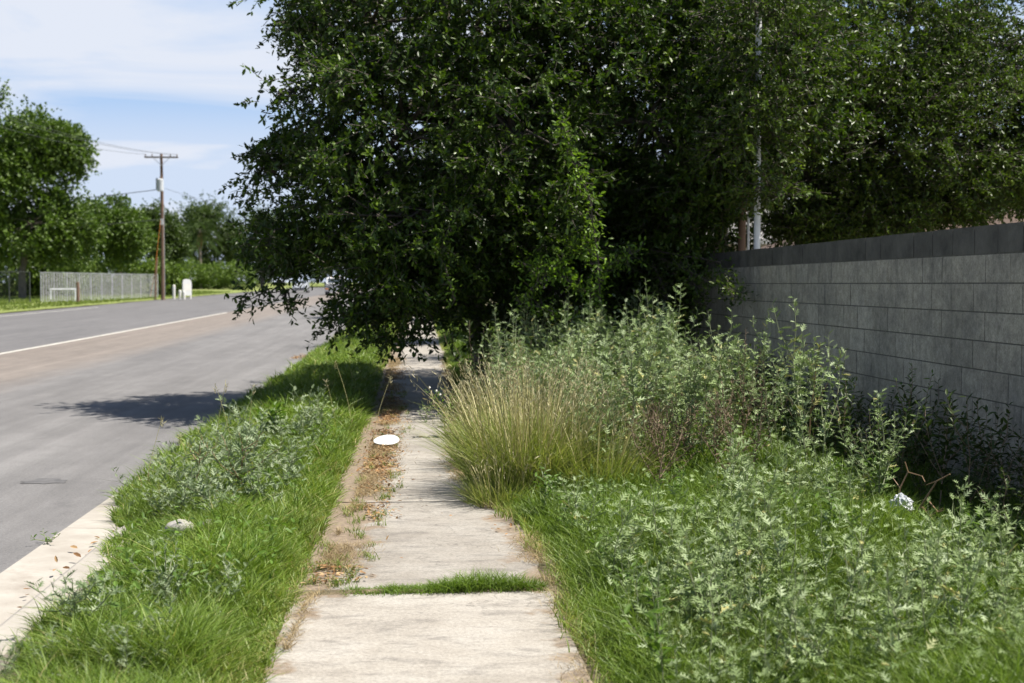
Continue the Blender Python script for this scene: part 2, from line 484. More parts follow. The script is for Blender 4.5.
# concrete block
m, t, b = nmat('block')
v = coords(t)
c = ramp(t, attr(t), [(0, (0.36, 0.32, 0.265)), (0.5, (0.44, 0.395, 0.332)), (1, (0.50, 0.455, 0.39))])
c = mix(t, 0.85, c, ramp(t, noise(t, 70, 4, 0.75, v), [(0.3, 0.62), (0.62, 1.15)]), 'MULTIPLY')
c = mix(t, ramp(t, noise(t, 1.3, 7, 0.7, v), [(0.45, 0.0), (0.68, 0.7)]), c, (0.165, 0.157, 0.145))
c = mix(t, 0.9, c, ramp(t, noise(t, 14, 8, 0.8, v), [(0.3, 0.52), (0.66, 1.28)]), 'MULTIPLY')
strk = ramp(t, noise(t, 3.2, 6, 0.7, coords(t, (1, 1.1, 0.22))), [(0.54, 0.0), (0.68, 0.7)])
sz = t.nodes.new("ShaderNodeSeparateXYZ"); t.links.new(v, sz.inputs[0])
hi = ramp(t, math_n(t, 'DIVIDE', sz.outputs[2], 2.0), [(0.55, 0.15), (0.9, 1.0)])
c = mix(t, math_n(t, 'MULTIPLY', strk, hi), c, (0.075, 0.07, 0.066))
t.links.new(c, b.inputs["Base Color"]); b.inputs["Roughness"].default_value = 0.95
bump(t, b, noise(t, 85, 5, 0.75, v), 0.8, 0.012)
M['block'] = m
m, t, b = nmat('dark_block')
v = coords(t)
c = ramp(t, noise(t, 3, 8, 0.7, v), [(0.3, (0.055, 0.05, 0.045)), (0.7, (0.16, 0.147, 0.132))])
c = mix(t, 0.7, c, ramp(t, attr(t), [(0, 0.8), (1, 1.2)]), 'MULTIPLY')
t.links.new(c, b.inputs["Base Color"]); b.inputs["Roughness"].default_value = 0.95
bump(t, b, noise(t, 85, 5, 0.75, v), 0.8, 0.012)
M['dark_block'] = m
M['mortar'] = plain('mortar', (0.12, 0.112, 0.10), 0.95, var=0.25, scale=20)
M['galv'] = plain('galvanised_steel', (0.42, 0.43, 0.43), 0.5, 0.3)
M['whitepipe'] = plain('white_painted_pipe', (0.72, 0.73, 0.75), 0.5)
M['darkpost'] = plain('dark_steel_post', (0.05, 0.055, 0.055), 0.6)
M['wood'] = plain('weathered_pole_wood', (0.185, 0.115, 0.08), 0.9, var=0.3, scale=4)
M['woodgrey'] = plain('grey_pole_wood', (0.19, 0.155, 0.13), 0.9, var=0.25, scale=5)
M['ceramic'] = plain('transformer_grey', (0.55, 0.57, 0.58), 0.4)
M['wire'] = plain('wire_black', (0.06, 0.06, 0.06), 0.5)
M['white'] = plain('white_plastic', (0.64, 0.64, 0.62), 0.4, var=0.03)
M['bagwhite'] = plain('white_bag_plastic', (0.58, 0.60, 0.64), 0.35, var=0.08, scale=20)
M['cream'] = plain('cream_paint', (0.68, 0.66, 0.60), 0.6, var=0.06)
M['stone'] = plain('grey_stone', (0.33, 0.31, 0.28), 0.9, var=0.3, scale=18)
M['roofred'] = plain('brown_shingles', (0.085, 0.054, 0.040), 0.9, var=0.25, scale=5)
M['roofgrey'] = plain('grey_shingles', (0.26, 0.25, 0.24), 0.9, var=0.2, scale=5)
M['stucco'] = plain('tan_stucco', (0.46, 0.39, 0.31), 0.9, var=0.08)
M['stuccogrey'] = plain('pale_stucco', (0.52, 0.50, 0.48), 0.9, var=0.08)
M['glass'] = plain('window_glass', (0.04, 0.05, 0.06), 0.1)
M['carsilver'] = plain('silver_car_paint', (0.52, 0.54, 0.56), 0.3, 0.5, var=0.03)
M['cardark'] = plain('dark_truck_paint', (0.045, 0.045, 0.05), 0.35, var=0.05)
M['carwhite'] = plain('white_truck_paint', (0.78, 0.78, 0.78), 0.4, var=0.03)
M['orange'] = plain('orange_lens', (0.75, 0.26, 0.05), 0.4, var=0.05)
M['headlamp'] = plain('headlamp_glass', (0.75, 0.77, 0.78), 0.15, var=0.02)
M['rubber'] = plain('tyre_rubber', (0.03, 0.03, 0.03), 0.8)
M['rim'] = plain('wheel_rim', (0.45, 0.45, 0.46), 0.35, 0.6)

# ------------------------------------------------------------------ setting: ground, road, kerb, sidewalk
KX = -1.80       # back edge of the kerb
ROAD_R, ROAD_L = -2.50, -21.6
WALL_X = 3.95


def gz(x, y):
    """height of the soil"""
    x = np.asarray(x, float); y = np.asarray(y, float)
    n = vnoise(np.stack([x, y], -1).reshape(-1, 2), 1.1, 3).reshape(x.shape) - 0.5
    z = -0.02 + 0.02 * n
    z = z + 0.14 * sstep(0.9, 2.6, x) + 0.05 * n * sstep(0.7, 1.2, x)
    z = z + 0.05 * sstep(-0.6, -1.1, x) * sstep(-1.85, -1.3, x) + 0.05 * n * sstep(-0.6, -0.8, x)
    z = z - 0.33 * sstep(-1.79, -1.83, x) * (1 - sstep(-21.7, -22.0, x)) - 0.06 * sstep(-21.7, -22.0, x)
    z = z - 0.07 * (sstep(-0.63, -0.58, x) * sstep(0.68, 0.63, x))
    return z + rise(y)


def yline(a, b, n, pw=2.0):
    return a + (b - a) * np.linspace(0, 1, n) ** pw


xs = np.unique(np.concatenate([-np.geomspace(22.5, 700, 18), np.linspace(-22.2, -21.6, 5), [-15, -8, -3, -2.2], np.linspace(-1.95, 4.4, 90), np.geomspace(4.6, 700, 22)]))
ys = np.unique(np.concatenate([[-30, -10, 0, 2], np.linspace(3, 30, 150), np.geomspace(31, 1500, 70)]))
Xg, Yg = np.meshgrid(xs, ys)
Zg = gz(Xg, np.minimum(Yg, 420))


def grid_faces(ny, nx):
    i = np.arange((ny - 1) * nx).reshape(ny - 1, nx)[:, :-1].ravel()
    return np.stack([i, i + 1, i + nx + 1, i + nx], -1)


g = MB(); keep = grid_faces(len(ys), len(xs))
g.add(np.stack([Xg, Yg, Zg], -1).reshape(-1, 3), keep)
tag(g.build('ground', M['soil'], smooth=True), kind='structure')


def loft(profile, ys_, zadd=None):
    pr = np.asarray(profile, float)
    V = np.array([[x, y, z + float(rise(min(y, 420)))] for y in ys_ for x, z in pr])
    return V, grid_faces(len(ys_), len(pr))


yl = np.concatenate([np.linspace(-12, 30, 43), np.geomspace(32, 258, 50)])
road_prof = [(ROAD_R, -0.135)] + [(x, -0.135 + 0.0) for x in (-4, -6, -8, -10, -12, -15, -18)] + [(ROAD_L, -0.135)]
V, F = loft(road_prof, yl)
tag(MB().add(V, F).build('road', M['asphalt']), kind='structure')
# kerb and gutter
prof = [(KX, -0.12), (KX, -0.012), (KX - 0.02, 0.0), (-1.955, -0.004), (-1.985, -0.018), (-2.055, -0.125), (-2.09, -0.142), (-2.28, -0.137), (ROAD_R, -0.131), (ROAD_R, -0.2)]
V, F = loft(prof, yl)
tag(MB().add(V, F).build('kerb', M['kerb'], smooth=False), kind='structure')
# painted line
V, F = loft([(-10.32, -0.131), (-10.17, -0.131)], np.linspace(4, 76, 40))
tag(MB().add(V, F).build('road_marking', M['paint']), kind='structure')
V, F = loft([(-20.2, -0.131), (-20.08, -0.131)], np.linspace(50, 90, 20))
tag(MB().add(V, F).build('road_marking', M['paint']), kind='structure')


def blotch(name, cx, cy, rx, ry, z, mat, seed, n=40):
    r = np.random.default_rng(seed); th = np.arange(n) * 2 * math.pi / n
    k = 1 + 0.16 * np.sin(th * 3 + r.random() * 6) + 0.1 * np.sin(th * 7 + r.random() * 6) + 0.06 * r.standard_normal(n)
    V = np.stack([cx + rx * k * np.cos(th), cy + ry * k * np.sin(th), np.full(n, z)], -1)
    V = np.vstack([V, [cx, cy, z]]); V[:, 2] += rise(V[:, 1])
    return MB().add(V, [[j, (j + 1) % n, n] for j in range(n)]).build(name, mat)


q = P(45, 480, 12.5); tag(blotch('asphalt_patch', q[0], 12.5, 0.19, 0.17, -0.131, M['tar'], 1), kind='structure')
q = P(60, 441, 15.6); 

# turf beyond the road
xs2 = np.concatenate([[ROAD_L - 0.02, ROAD_L - .25], -np.linspace(23, 60, 20), -np.geomspace(65, 500, 10)])[::-1]
ys2 = np.concatenate([np.linspace(20, 180, 80), np.geomspace(185, 600, 20)])
Xg, Yg = np.meshgrid(xs2, ys2)
Zg = -0.12 + .1 * sstep(ROAD_L, ROAD_L - .6, Xg) + rise(np.minimum(Yg, 420)) + 0.10 * sstep(-22.5, -25, Xg) + 0.05 * vnoise(np.stack([Xg, Yg], -1).reshape(-1, 2), 0.4, 4).reshape(Xg.shape)


def vz(x, y):
    return float(-0.02 + rise(min(y, 420)) + 0.10 * sstep(-22.5, -25, x) + 0.02)


tag(MB().add(np.stack([Xg, Yg, Zg], -1).reshape(-1, 3), grid_faces(len(ys2), len(xs2))).build('grass_verge', M['turf'], smooth=True), kind='structure')

Xg, Yg = np.meshgrid(np.linspace(-23, 120, 20), np.linspace(257.5, 600, 20))
Zg = -0.02 + rise(np.minimum(Yg, 420)) + .06
tag(MB().add(np.stack([Xg, Yg, Zg], -1).reshape(-1, 3), grid_faces(20, 20)).build('grass_verge', M['turf'], smooth=True), kind='structure')
# sidewalk slabs
sw = MB()
r = np.random.default_rng(5)
JY = 7.27
y0 = JY - 3.0 * 3
while y0 < 200:
    L = 3.0
    a_, b_ = y0 + 0.003, y0 + L - 0.003
    if abs(y0 - JY) < 0.01: a_ = y0 + 0.05
    if abs(y0 + L - JY) < 0.01: b_ = y0 + L - 0.05
    nx_, ny_ = 14, 28
    xx = np.linspace(-0.64, 0.69, nx_) + r.normal(0, 0.006); yy = np.linspace(a_, b_, ny_)
    Xs, Ys = np.meshgrid(xx, yy)
    edge_n = vnoise(np.stack([Xs * 0 + np.sign(Xs), Ys], -1).reshape(-1, 2), 6, 8).reshape(Xs.shape) - 0.5
    Xs = np.where((Xs == xx[0]) | (Xs == xx[-1]), Xs + 0.03 * edge_n, Xs)
    Zs = rise(Ys) + r.normal(0, 0.001) + (Ys - y0) * r.normal(0, 0.0005) + Xs * r.normal(0, 0.0015)
    if y0 > JY - 0.1 and y0 < JY + 1: Zs = Zs - 0.003
    tint = r.random()
    sw.add(np.stack([Xs, Ys, Zs], -1).reshape(-1, 3), grid_faces(ny_, nx_), tint)
    for (i0, j0, i1, j1) in ((0, 0, 0, nx_ - 1), (ny_ - 1, 0, ny_ - 1, nx_ - 1), (0, 0, ny_ - 1, 0), (0, nx_ - 1, ny_ - 1, nx_ - 1)):
        idx = [(0, j) for j in range(nx_)] if (i0, i1) == (0, 0) else [(ny_ - 1, j) for j in range(nx_)] if i0 == ny_ - 1 else [(i, j0) for i in range(ny_)]
        top = np.array([[Xs[i, j], Ys[i, j], Zs[i, j]] for i, j in idx]); bot = top - [0, 0, 0.12]
        sw.add(np.vstack([top, bot]), grid_faces(2, len(idx)), tint)
    y0 += L
tag(sw.build('sidewalk', M['walk']), kind='structure')

# ------------------------------------------------------------------ block wall
wall = empty('block_wall', (WALL_X, 10, 0), 'long grey concrete block wall with dark top course and lit upper edge', 'wall')
CH, BL = 0.2032, 0.4064
r = np.random.default_rng(8)
body, top = MB(), MB()
mort = MB()
base_z = -0.02
for c in range(10):
    y = 1.0 + (c % 2) * BL / 2
    k = 0
    while y < 70:
        zz = base_z + c * CH
        dxn = r.normal(0, 0.0015)
        tint = np.clip(r.normal(0.5, 0.13), 0, 1)
        mb = top if c == 9 else body
        mb.box((WALL_X + 0.1 + dxn, y + BL / 2, zz + CH / 2), (0.2, BL - 0.010, CH - 0.010 + (r.normal(0, 0.002) if c == 9 else 0)), a=tint)
        y += BL
mort.box((WALL_X + 0.1, 35.5, base_z + CH * 5 - 0.012), (0.190, 68.6, CH * 10 - 0.02))
for mb, nm, mt in ((body, 'block_courses', 'block'), (top, 'top_course', 'dark_block'), (mort, 'mortar', 'mortar')):
    o = mb.build(nm, M[mt], wall); o.location = (-WALL_X, -10, 0)

# ------------------------------------------------------------------ foliage machinery
OAK = (np.array([[0, 0, 0], [.3, .2, .06], [.7, .19, .05], [1, 0, -.04], [.7, -.19, .05], [.3, -.2, .06]]), np.array([[0, 3, 2, 1], [0, 5, 4, 3]]))
DIA = (np.array([[0, 0, 0], [.5, .3, .08], [1, 0, -.03], [.5, -.3, .08]]), np.array([[0, 1, 2], [0, 2, 3]]))
LOBED = (np.array([[0, 0, 0], [.4, .065, .03], [1, 0, -.12], [.4, -.065, .03],
                   [.16, 0, 0], [.34, 0, 0], [.46, .27, .06], [.46, -.27, .06],
                   [.38, 0, 0], [.56, 0, -.01], [.70, .25, .03], [.70, -.25, .03],
                   [.60, 0, -.02], [.76, 0, -.04], [.90, .15, -.02], [.90, -.15, -.02]]),
         np.array([[0, 2, 1], [0, 3, 2], [4, 5, 6], [4, 7, 5], [8, 9, 10], [8, 11, 9], [12, 13, 14], [12, 15, 13]]))
LANCE = (np.array([[0, 0, 0], [.3, .12, .04], [.65, .10, 0], [1, 0, -.15], [.65, -.10, 0], [.3, -.12, .04]]), np.array([[0, 3, 2, 1], [0, 5, 4, 3]]))


def put_leaves(mb, tmpl, pos, d, nrm, size, a, width=None):
    T, Fc = tmpl
    d = unit(d); s = unit(np.cross(nrm, d)); n = np.cross(d, s)
    wd = size if width is None else width
    V = pos[:, None] + (T[None, :, 0, None] * size[:, None, None]) * d[:, None] + (T[None, :, 1, None] * wd[:, None, None]) * s[:, None] + (T[None, :, 2, None] * size[:, None, None]) * n[:, None]
    k = len(T)
    Fa = (Fc[None] + (np.arange(len(pos)) * k)[:, None, None]).reshape(-1, Fc.shape[1])
    mb.add(V.reshape(-1, 3), Fa, np.repeat(a, k))


def put_sticks(mb, A, B, r0, r1, a=0.5):
    """thin three-sided sticks from A to B"""
    n = len(A)
    d = unit(B - A); u = unit(np.cross(d, np.where(np.abs(d[:, 2:3]) < .9, [[0, 0, 1.0]], [[1.0, 0, 0]]))); w_ = np.cross(d, u)
    V = []
    for (Q, rr) in ((A, r0), (B, r1)):
        for k in range(3):
            V.append(Q + rr * (math.cos(2.094 * k) * u + math.sin(2.094 * k) * w_))
    V = np.stack(V, 1)
    Fc = np.array([[0, 1, 4, 3], [1, 2, 5, 4], [2, 0, 3, 5]])
    mb.add(V.reshape(-1, 3), (Fc[None] + (np.arange(n) * 6)[:, None, None]).reshape(-1, 4), a)


def rdir(r, n):
    return unit(r.normal(size=(n, 3)))


def crown_points(r, lobes, n, gap_scale, gap_thr, seed, inner=0.3):
    C = np.array([l[0] for l in lobes], float); R = np.array([l[1] for l in lobes], float)
    wgt = np.array([l[2] if len(l) > 2 else 1.0 for l in lobes]) * (R[:, 0] * R[:, 1] + R[:, 0] * R[:, 2] + R[:, 1] * R[:, 2])
    wgt = wgt / wgt.sum()
    pts, lid = [], []
    tot = 0
    while tot < n:
        m_ = n * 2
        li = r.choice(len(lobes), m_, p=wgt)
        rad = (inner ** 2 + (1 - inner ** 2) * r.random(m_)) ** 0.5
        rad = np.minimum(rad * (1 + 0.12 * r.standard_normal(m_) * (rad > .8)), 1.12)
        q_ = C[li] + rdir(r, m_) * R[li] * rad[:, None]
        nn = 0.62 * vnoise(q_, gap_scale, seed) + 0.38 * vnoise(q_, gap_scale * 2.3, seed + 1)
        ok = ((nn > gap_thr) | ((R[li, 0] < .62) & (nn > gap_thr - .12) & (r.random(m_) < .55))) & (q_[:, 2] > 0.3)
        pts.append(q_[ok]); lid.append(li[ok]); tot += ok.sum()
    return np.concatenate(pts)[:n], np.concatenate(lid)[:n], C


def limb(mb, A, B, r0, r1, r, n=7, sides=7, wob=0.12, sag=0.0):
    A, B = np.asarray(A, float), np.asarray(B, float)
    tt = np.linspace(0, 1, n)[:, None]
    L = np.linalg.norm(B - A)
    off = r.normal(0, wob * L * 0.4, (n, 3)) * np.sin(tt * math.pi)
    pts = A + (B - A) * tt + off
    pts[:, 2] += sag * L * np.sin(tt[:, 0] * math.pi)
    mb.tube(pts, np.linspace(r0, r1, n), sides)
    return pts


def make_tree(name, label, base, trunks, lobes, n_twigs, per_twig, twig_len, leaf, mat, seed, tmpl=OAK, gap=(0.6, 0.42), inner=0.35,
              droop=0.25, group=None, bark='bark', stick=True, width=1.0, cat='tree', limb_r=0.09, clump=0, clump_r=.34):
    r = np.random.default_rng(seed)
    base = np.asarray(base, float)
    root = empty(name, base, label, cat, group)
    forks = []
    for tr in trunks:                           # each: list of (point, radius)
        pts = np.array([p for p, _ in tr], float); rad = np.array([q for _, q in tr], float)
        # finer, gnarled
        ti = np.linspace(0, len(pts) - 1, len(pts) * 4 - 3)
        pp = np.stack([np.interp(ti, np.arange(len(pts)), pts[:, k]) for k in range(3)], -1)
        rr = np.interp(ti, np.arange(len(pts)), rad)
        pp[1:-1] += r.normal(0, 0.25, (len(pp) - 2, 3)) * rr[1:-1, None]
        mb = MB().tube(pp - base, rr * (1 + 0.08 * r.standard_normal(len(rr))), 10)
        mb.build('trunk', M[bark], root, smooth=True)
        forks.append(pp[-1]); forks.append(pp[len(pp) * 2 // 3])
    forks = np.array(forks)
    ctone = 0
    if clump:
        nc = n_twigs // clump
        cc, cl_, C = crown_points(r, lobes, nc, gap[0], gap[1], seed, inner)
        n_twigs = nc * clump
        lid = np.repeat(cl_, clump)
        ext = np.array([min(1.0, l[1][2] / .55 + .1) for l in lobes])[lid]
        dm = rdir(r, n_twigs) * (r.random((n_twigs, 1)) ** .45) * np.array([1, 1, .55])
        pts = np.repeat(cc, clump, 0) + dm * (clump_r * np.repeat(r.uniform(.6, 1.35, nc), clump) * ext)[:, None]
        pts[:, 2] = np.maximum(pts[:, 2], .35)
        ctone = np.repeat(r.normal(0, .12, nc), clump)
    else:
        pts, lid, C = crown_points(r, lobes, n_twigs, gap[0], gap[1], seed, inner)
        dm = 0
    br = MB()
    for i, l in enumerate(lobes):
        c_ = np.array(l[0], float)
        f_ = forks[np.argmin(((forks - c_) ** 2).sum(1))]
        lk = min(1.0, max(l[1][0], .25) / 1.3)
        limb(br, f_ - base, c_ - base, limb_r * lk, limb_r * 0.35 * lk, r, sag=0.05)
        mine = np.where(lid == i)[0]
        for j in mine[:: max(1, len(mine) // 14)][:14]:
            limb(br, c_ - base + 0.1 * (f_ - c_), pts[j] - base, limb_r * 0.33 * lk, 0.007, r, 5, 5)
    out_d = unit(pts - C[lid])
    td = unit(out_d * 0.6 + (dm * 1.5 if clump else 0) + rdir(r, n_twigs) * 0.7 + np.array([0, 0, -droop]))
    tl = twig_len * r.uniform(0.6, 1.3, n_twigs)
    A = pts - base; B = A + td * tl[:, None]
    if stick:
        put_sticks(br, A, B, 0.006, 0.002)
    br.build('branches', M['bark_pale' if bark == 'bark' else bark], root, smooth=True)
    lf = MB()
    tt = np.tile(np.linspace(0.1, 1.0, per_twig), n_twigs) + r.normal(0, 0.04, n_twigs * per_twig)
    ti = np.repeat(np.arange(n_twigs), per_twig)
    pos = A[ti] + td[ti] * (tl[ti] * tt)[:, None]
    pos[:, 2] -= 0.15 * tl[ti] * tt ** 2
    dd = unit(td[ti] * 0.55 + rdir(r, len(ti)) * 0.9)
    nn = unit(np.array([0, 0, 0.95]) + rdir(r, len(ti)) * 0.85)
    sz = leaf * r.uniform(0.65, 1.25, len(ti))
    put_leaves(lf, tmpl, pos, dd, nn, sz, np.clip(r.normal(0.45, 0.2, len(ti)) + (0.12 * r.standard_normal(n_twigs) + ctone)[ti], 0, 1), sz * width)
    lf.build('crown', M[mat], root)
    return root


# ------------------------------------------------------------------ the street oak in the middle of the picture
def lob(px, py, Y, rx, ry, rz, w_=1.0, dY=0.0):
    return (P(px, py, Y + dY), (rx, ry, rz), w_)


oak_lobes = [
    lob(560, -50, 21.5, 2.0, 2.2, 1.2, 0.7), lob(690, -60, 22, 2.2, 2.4, 1.3, 0.7), lob(440, -30, 21, 1.5, 1.8, .8, .8),
    lob(365, 20, 20.5, 1.4, 1.8, 1.1), lob(480, 40, 20, 1.7, 2.0, 1.2), lob(600, 40, 20.5, 1.9, 2.2, 1.3), lob(730, 25, 20, 1.6, 2.0, 1.3),
    lob(335, 105, 20.0, 1.0, 1.7, 0.85), lob(314, 85, 19.6, 0.65, 0.9, 0.5, 0.8), lob(400, 130, 19.6, 1.4, 1.9, 1.1), lob(520, 140, 19.2, 1.6, 1.8, 1.2), lob(650, 130, 20, 1.7, 1.9, 1.2), lob(745, 110, 19.2, 1.2, 1.2, .8),
    lob(300, 165, 20.2, 0.75, 1.1, 0.5, 0.9), lob(345, 200, 20.0, 1.0, 1.6, 0.75), lob(430, 215, 19.4, 1.2, 1.7, 0.9), lob(545, 215, 19.6, 1.2, 1.5, 0.8), lob(665, 205, 20.5, 1.3, 1.6, 0.7),
    lob(310, 238, 19.8, 0.8, 1.2, 0.34), lob(380, 265, 19.4, 0.5, 1.4, 0.5), lob(415, 272, 19.2, 0.75, 1.3, 0.45), lob(276, 258, 20.0, 0.36, 0.7, 0.28), lob(475, 250, 19.6, .8, 1.2, .5),
    lob(345, 318, 19.0, 0.38, 0.8, 0.22, 0.9), lob(398, 318, 18.8, 0.26, 0.6, 0.36, 0.9), lob(268, 298, 19.4, 0.35, 0.6, 0.09, 0.7),
    lob(520, 150, 25.0, 2.0, 1.8, 1.1), lob(430, 215, 25.0, 1.3, 1.8, .8), lob(610, 215, 25.0, 1.6, 1.8, .9), lob(480, 262, 23.0, 1.0, 1.4, .45), lob(455, 300, 20.6, .35, .8, .35), lob(430, 312, 19.2, .26, .6, .26, .8),
    lob(284, 92, 19.6, 0.30, 0.5, 0.24, 1.2), lob(284, 158, 19.8, 0.42, 0.6, 0.15, 1.2), lob(266, 172, 19.8, 0.26, 0.5, 0.10, 1.4), lob(312, 22, 20.0, 0.45, 0.8, 0.5),
    lob(545, 290, 21.2, .75, 1.1, .55), lob(605, 262, 21.6, .9, 1.1, .55), lob(650, 300, 21.2, .6, .9, .55), lob(505, 312, 21.6, .45, .9, .5), lob(580, 330, 21.8, .9, 1.0, .45), lob(690, 255, 20.5, .6, .9, .35),
]
oak_lobes = [(c_ + (P(px_, 300, c_[1] - .7) - P(px_, 300, c_[1])) * 0 + np.array([0, -.6, 0]), (a_[0], a_[1] * 1.15, a_[2]), w_) for c_, a_, w_ in oak_lobes for px_ in (400,)]
b1, b2 = P(478, 388, 21.0), P(606, 388, 20.6)
b1[2] = 0; b2[2] = 0.05
oak_trunks = [
    [(b1, .17), (P(480, 320, 21.0), .135), (P(477, 265, 21.0), .12), (P(470, 200, 20.6), .10), (P(450, 120, 20.3), .08)],
    [(b2, .20), (P(604, 320, 20.6), .16), (P(612, 285, 20.6), .15), (P(600, 220, 20.6), .12), (P(590, 120, 20.6), .09)],
    [(P(612, 296, 20.6), .13), (P(630, 276, 20.5), .11), (P(655, 240, 20.6), .09), (P(700, 170, 21.0), .07)],
]
oak = make_tree('live_oak', 'large dark live oak over the sidewalk with low hanging branches and two trunks', b1, oak_trunks, oak_lobes,
                23500, 12, 0.30, 0.086, 'oak', 21, gap=(1.1, 0.445), inner=0.45, droop=0.2, clump=13, clump_r=.40)
# bright young shoots in front of the oak, hanging branch in front of the wall
r = np.random.default_rng(31)
sh, shs = MB(), MB()


def spray(path, n, size, spread, mb, sb, base):
    path = np.array(path, float)
    k = len(path)
    u = np.sort(r.random(n)) * (k - 1)
    p_ = np.stack([np.interp(u, np.arange(k), path[:, j]) for j in range(3)], -1)
    o = rdir(r, n) * spread * r.random((n, 1)) ** 0.7
    put_sticks(sb, p_[::4] - base, p_[::4] + o[::4] - base, 0.005, 0.002)
    put_leaves(mb, OAK, p_ + o - base, rdir(r, n) + o * 3 / max(spread, .01) * .3, unit(rdir(r, n) * .8 + [0, 0, .8]), size * r.uniform(.7, 1.3, n), r.random(n))
    sb.tube(path - base, np.linspace(0.014, 0.004, k), 5)


for path, n in (([P(602, 330, 17.3), P(598, 260, 16.8), P(590, 200, 16.5), P(570, 150, 16.4), P(562, 120, 16.3)], 560),
                ([P(598, 260, 17.2), P(580, 240, 17.2), P(560, 262, 17.1), P(530, 290, 17.0)], 520),
                ([P(598, 300, 17.2), P(560, 275, 17.1), P(520, 262, 17.1)], 450),
                ([P(590, 300, 17.2), P(610, 265, 17.1), P(640, 250, 17.1)], 260),
                ([P(590, 330, 17.2), P(548, 310, 17.1), P(515, 300, 17.0)], 260),
                ([P(455, 300, 17.2), P(440, 250, 17.1), P(450, 225, 17.1)], 160)):
    spray(path, n, 0.062, 0.17, sh, shs, b1)
sh.build('young_shoots', M['shoot'], oak); 
for path, n in (([P(655, 255, 19.3), P(690, 272, 17.9), P(715, 285, 17.0), P(745, 294, 15.8)], 420),
                ([P(690, 272, 17.9), P(700, 300, 17.6), P(690, 330, 17.6)], 300), ([P(650, 255, 19.3), P(668, 300, 18.6), P(660, 340, 18.2)], 330),
                ([P(650, 250, 19.2), P(720, 262, 17.4), P(735, 300, 16.0)], 240)):
    mb2 = MB()
    spray(path, n, 0.06, 0.2, mb2, shs, b1)
    mb2.build('hanging_foliage', M['oak2'], oak)
shs.build('shoot_stems', M['bark_pale'], oak)

# ------------------------------------------------------------------ trees in the yard behind the wall
ty = P(800, 250, 20.5); ty[2] = 0
make_tree('yard_tree', 'leafy olive green tree with fine leaves spreading above the right end of the wall', ty,
          [[((ty[0], ty[1], 0), .10), (P(800, 225, 20.5), .075), (P(812, 150, 20.5), .09), (P(830, 60, 20.5), .07)],
           [((ty[0] + .1, ty[1] + .1, 0), .07), (P(815, 215, 20.5), .05), (P(850, 150, 20.6), .05), (P(900, 60, 20.8), .04)]],
          [lob(800, -60, 21.5, 2.0, 2.0, 1.6, .8), lob(930, -60, 21.5, 2.2, 2.0, 1.6, .7), lob(790, 60, 20.5, 1.5, 1.7, 1.2), lob(890, 55, 20.5, 1.6, 1.8, 1.2), lob(990, 70, 20.8, 1.3, 1.6, 1.1, 1.7),
           lob(750, 140, 23.5, 1.4, 1.5, 1.0), lob(850, 140, 20, 1.5, 1.6, 1.0), lob(940, 140, 20.0, 1.4, 1.6, .9), lob(1020, 120, 20.5, 1.1, 1.4, .8, 1.8),
           lob(860, 195, 20, .9, 1.0, .5), lob(790, 195, 23.5, 1.1, 1.0, .6), lob(930, 192, 20, .8, 1.0, .42), lob(985, 165, 20.0, .7, 1.0, .35), lob(1085, 60, 21, 1.3, 1.6, 1.4), lob(945, 203, 20, .6, .9, .24, 3), lob(1012, 188, 20.5, .55, .8, .26, 3), lob(880, 216, 20, .7, .9, .22, 3), lob(818, 224, 20, .6, .8, .2, 3), lob(775, 70, 17.0, .7, .7, .6, .8), lob(748, 130, 17.0, .55, .6, .4, .8), lob(760, 10, 17.2, .7, .7, .5, .8), lob(762, 188, 17.2, .45, .5, .16, .8)],
          21500, 12, 0.28, 0.066, 'oak2', 41, gap=(1.1, 0.42), inner=0.4, droop=0.1, limb_r=0.06, clump=12, clump_r=.40)
tz = P(720, 250, 29); tz[2] = 0.02
make_tree('yard_tree', 'shaded dark tree behind the wall beside the white pole', tz, [[(tz, .2), (P(722, 180, 29), .16), (P(720, 80, 29), .1)]],
          [lob(720, 90, 29, 2.6, 2.5, 1.7), lob(640, 150, 30, 2.2, 2.2, 1.5), lob(790, 140, 30, 2.2, 2.2, 1.5), lob(700, 195, 29, 1.6, 1.6, .6), lob(720, -20, 29, 2.8, 2.5, 1.7)],
          5000, 12, 0.5, 0.09, 'oak', 43, gap=(0.8, .38))
# further along the sidewalk
for i, (x, y, h, rad, lb, sd_) in enumerate(((2.3, 38, 6.5, 2.6, 'second street tree down the sidewalk, seen under the oak', 51), (-1.1, 66, 5.5, 2.0, 'small street tree in the kerb strip far down the sidewalk', 52),
                                             (2.6, 58, 7.5, 3.0, 'third street tree by the wall beyond the oak', 53), (3.0, 85, 8, 3.6, 'farthest street tree at the end of the wall', 54))):
    z0 = float(rise(y))
    make_tree('street_tree', lb, (x, y, z0), [[((x, y, z0), .16), ((x + .1, y, z0 + 1.4), .13), ((x - .1, y, z0 + h * .55), .09)]],
              [((x, y, z0 + h * .72), (rad, rad, h * .3)), ((x - rad * .5, y - .4, z0 + h * .5), (rad * .7, rad * .8, h * .2)), ((x + rad * .5, y + .3, z0 + h * .52), (rad * .8, rad * .8, h * .22)), ((x, y, z0 + h * .45), (rad * .6, rad * .6, h * .14))],
              2600, 11, 0.5, 0.11, 'oak', sd_, gap=(0.7, .40), droop=.2)

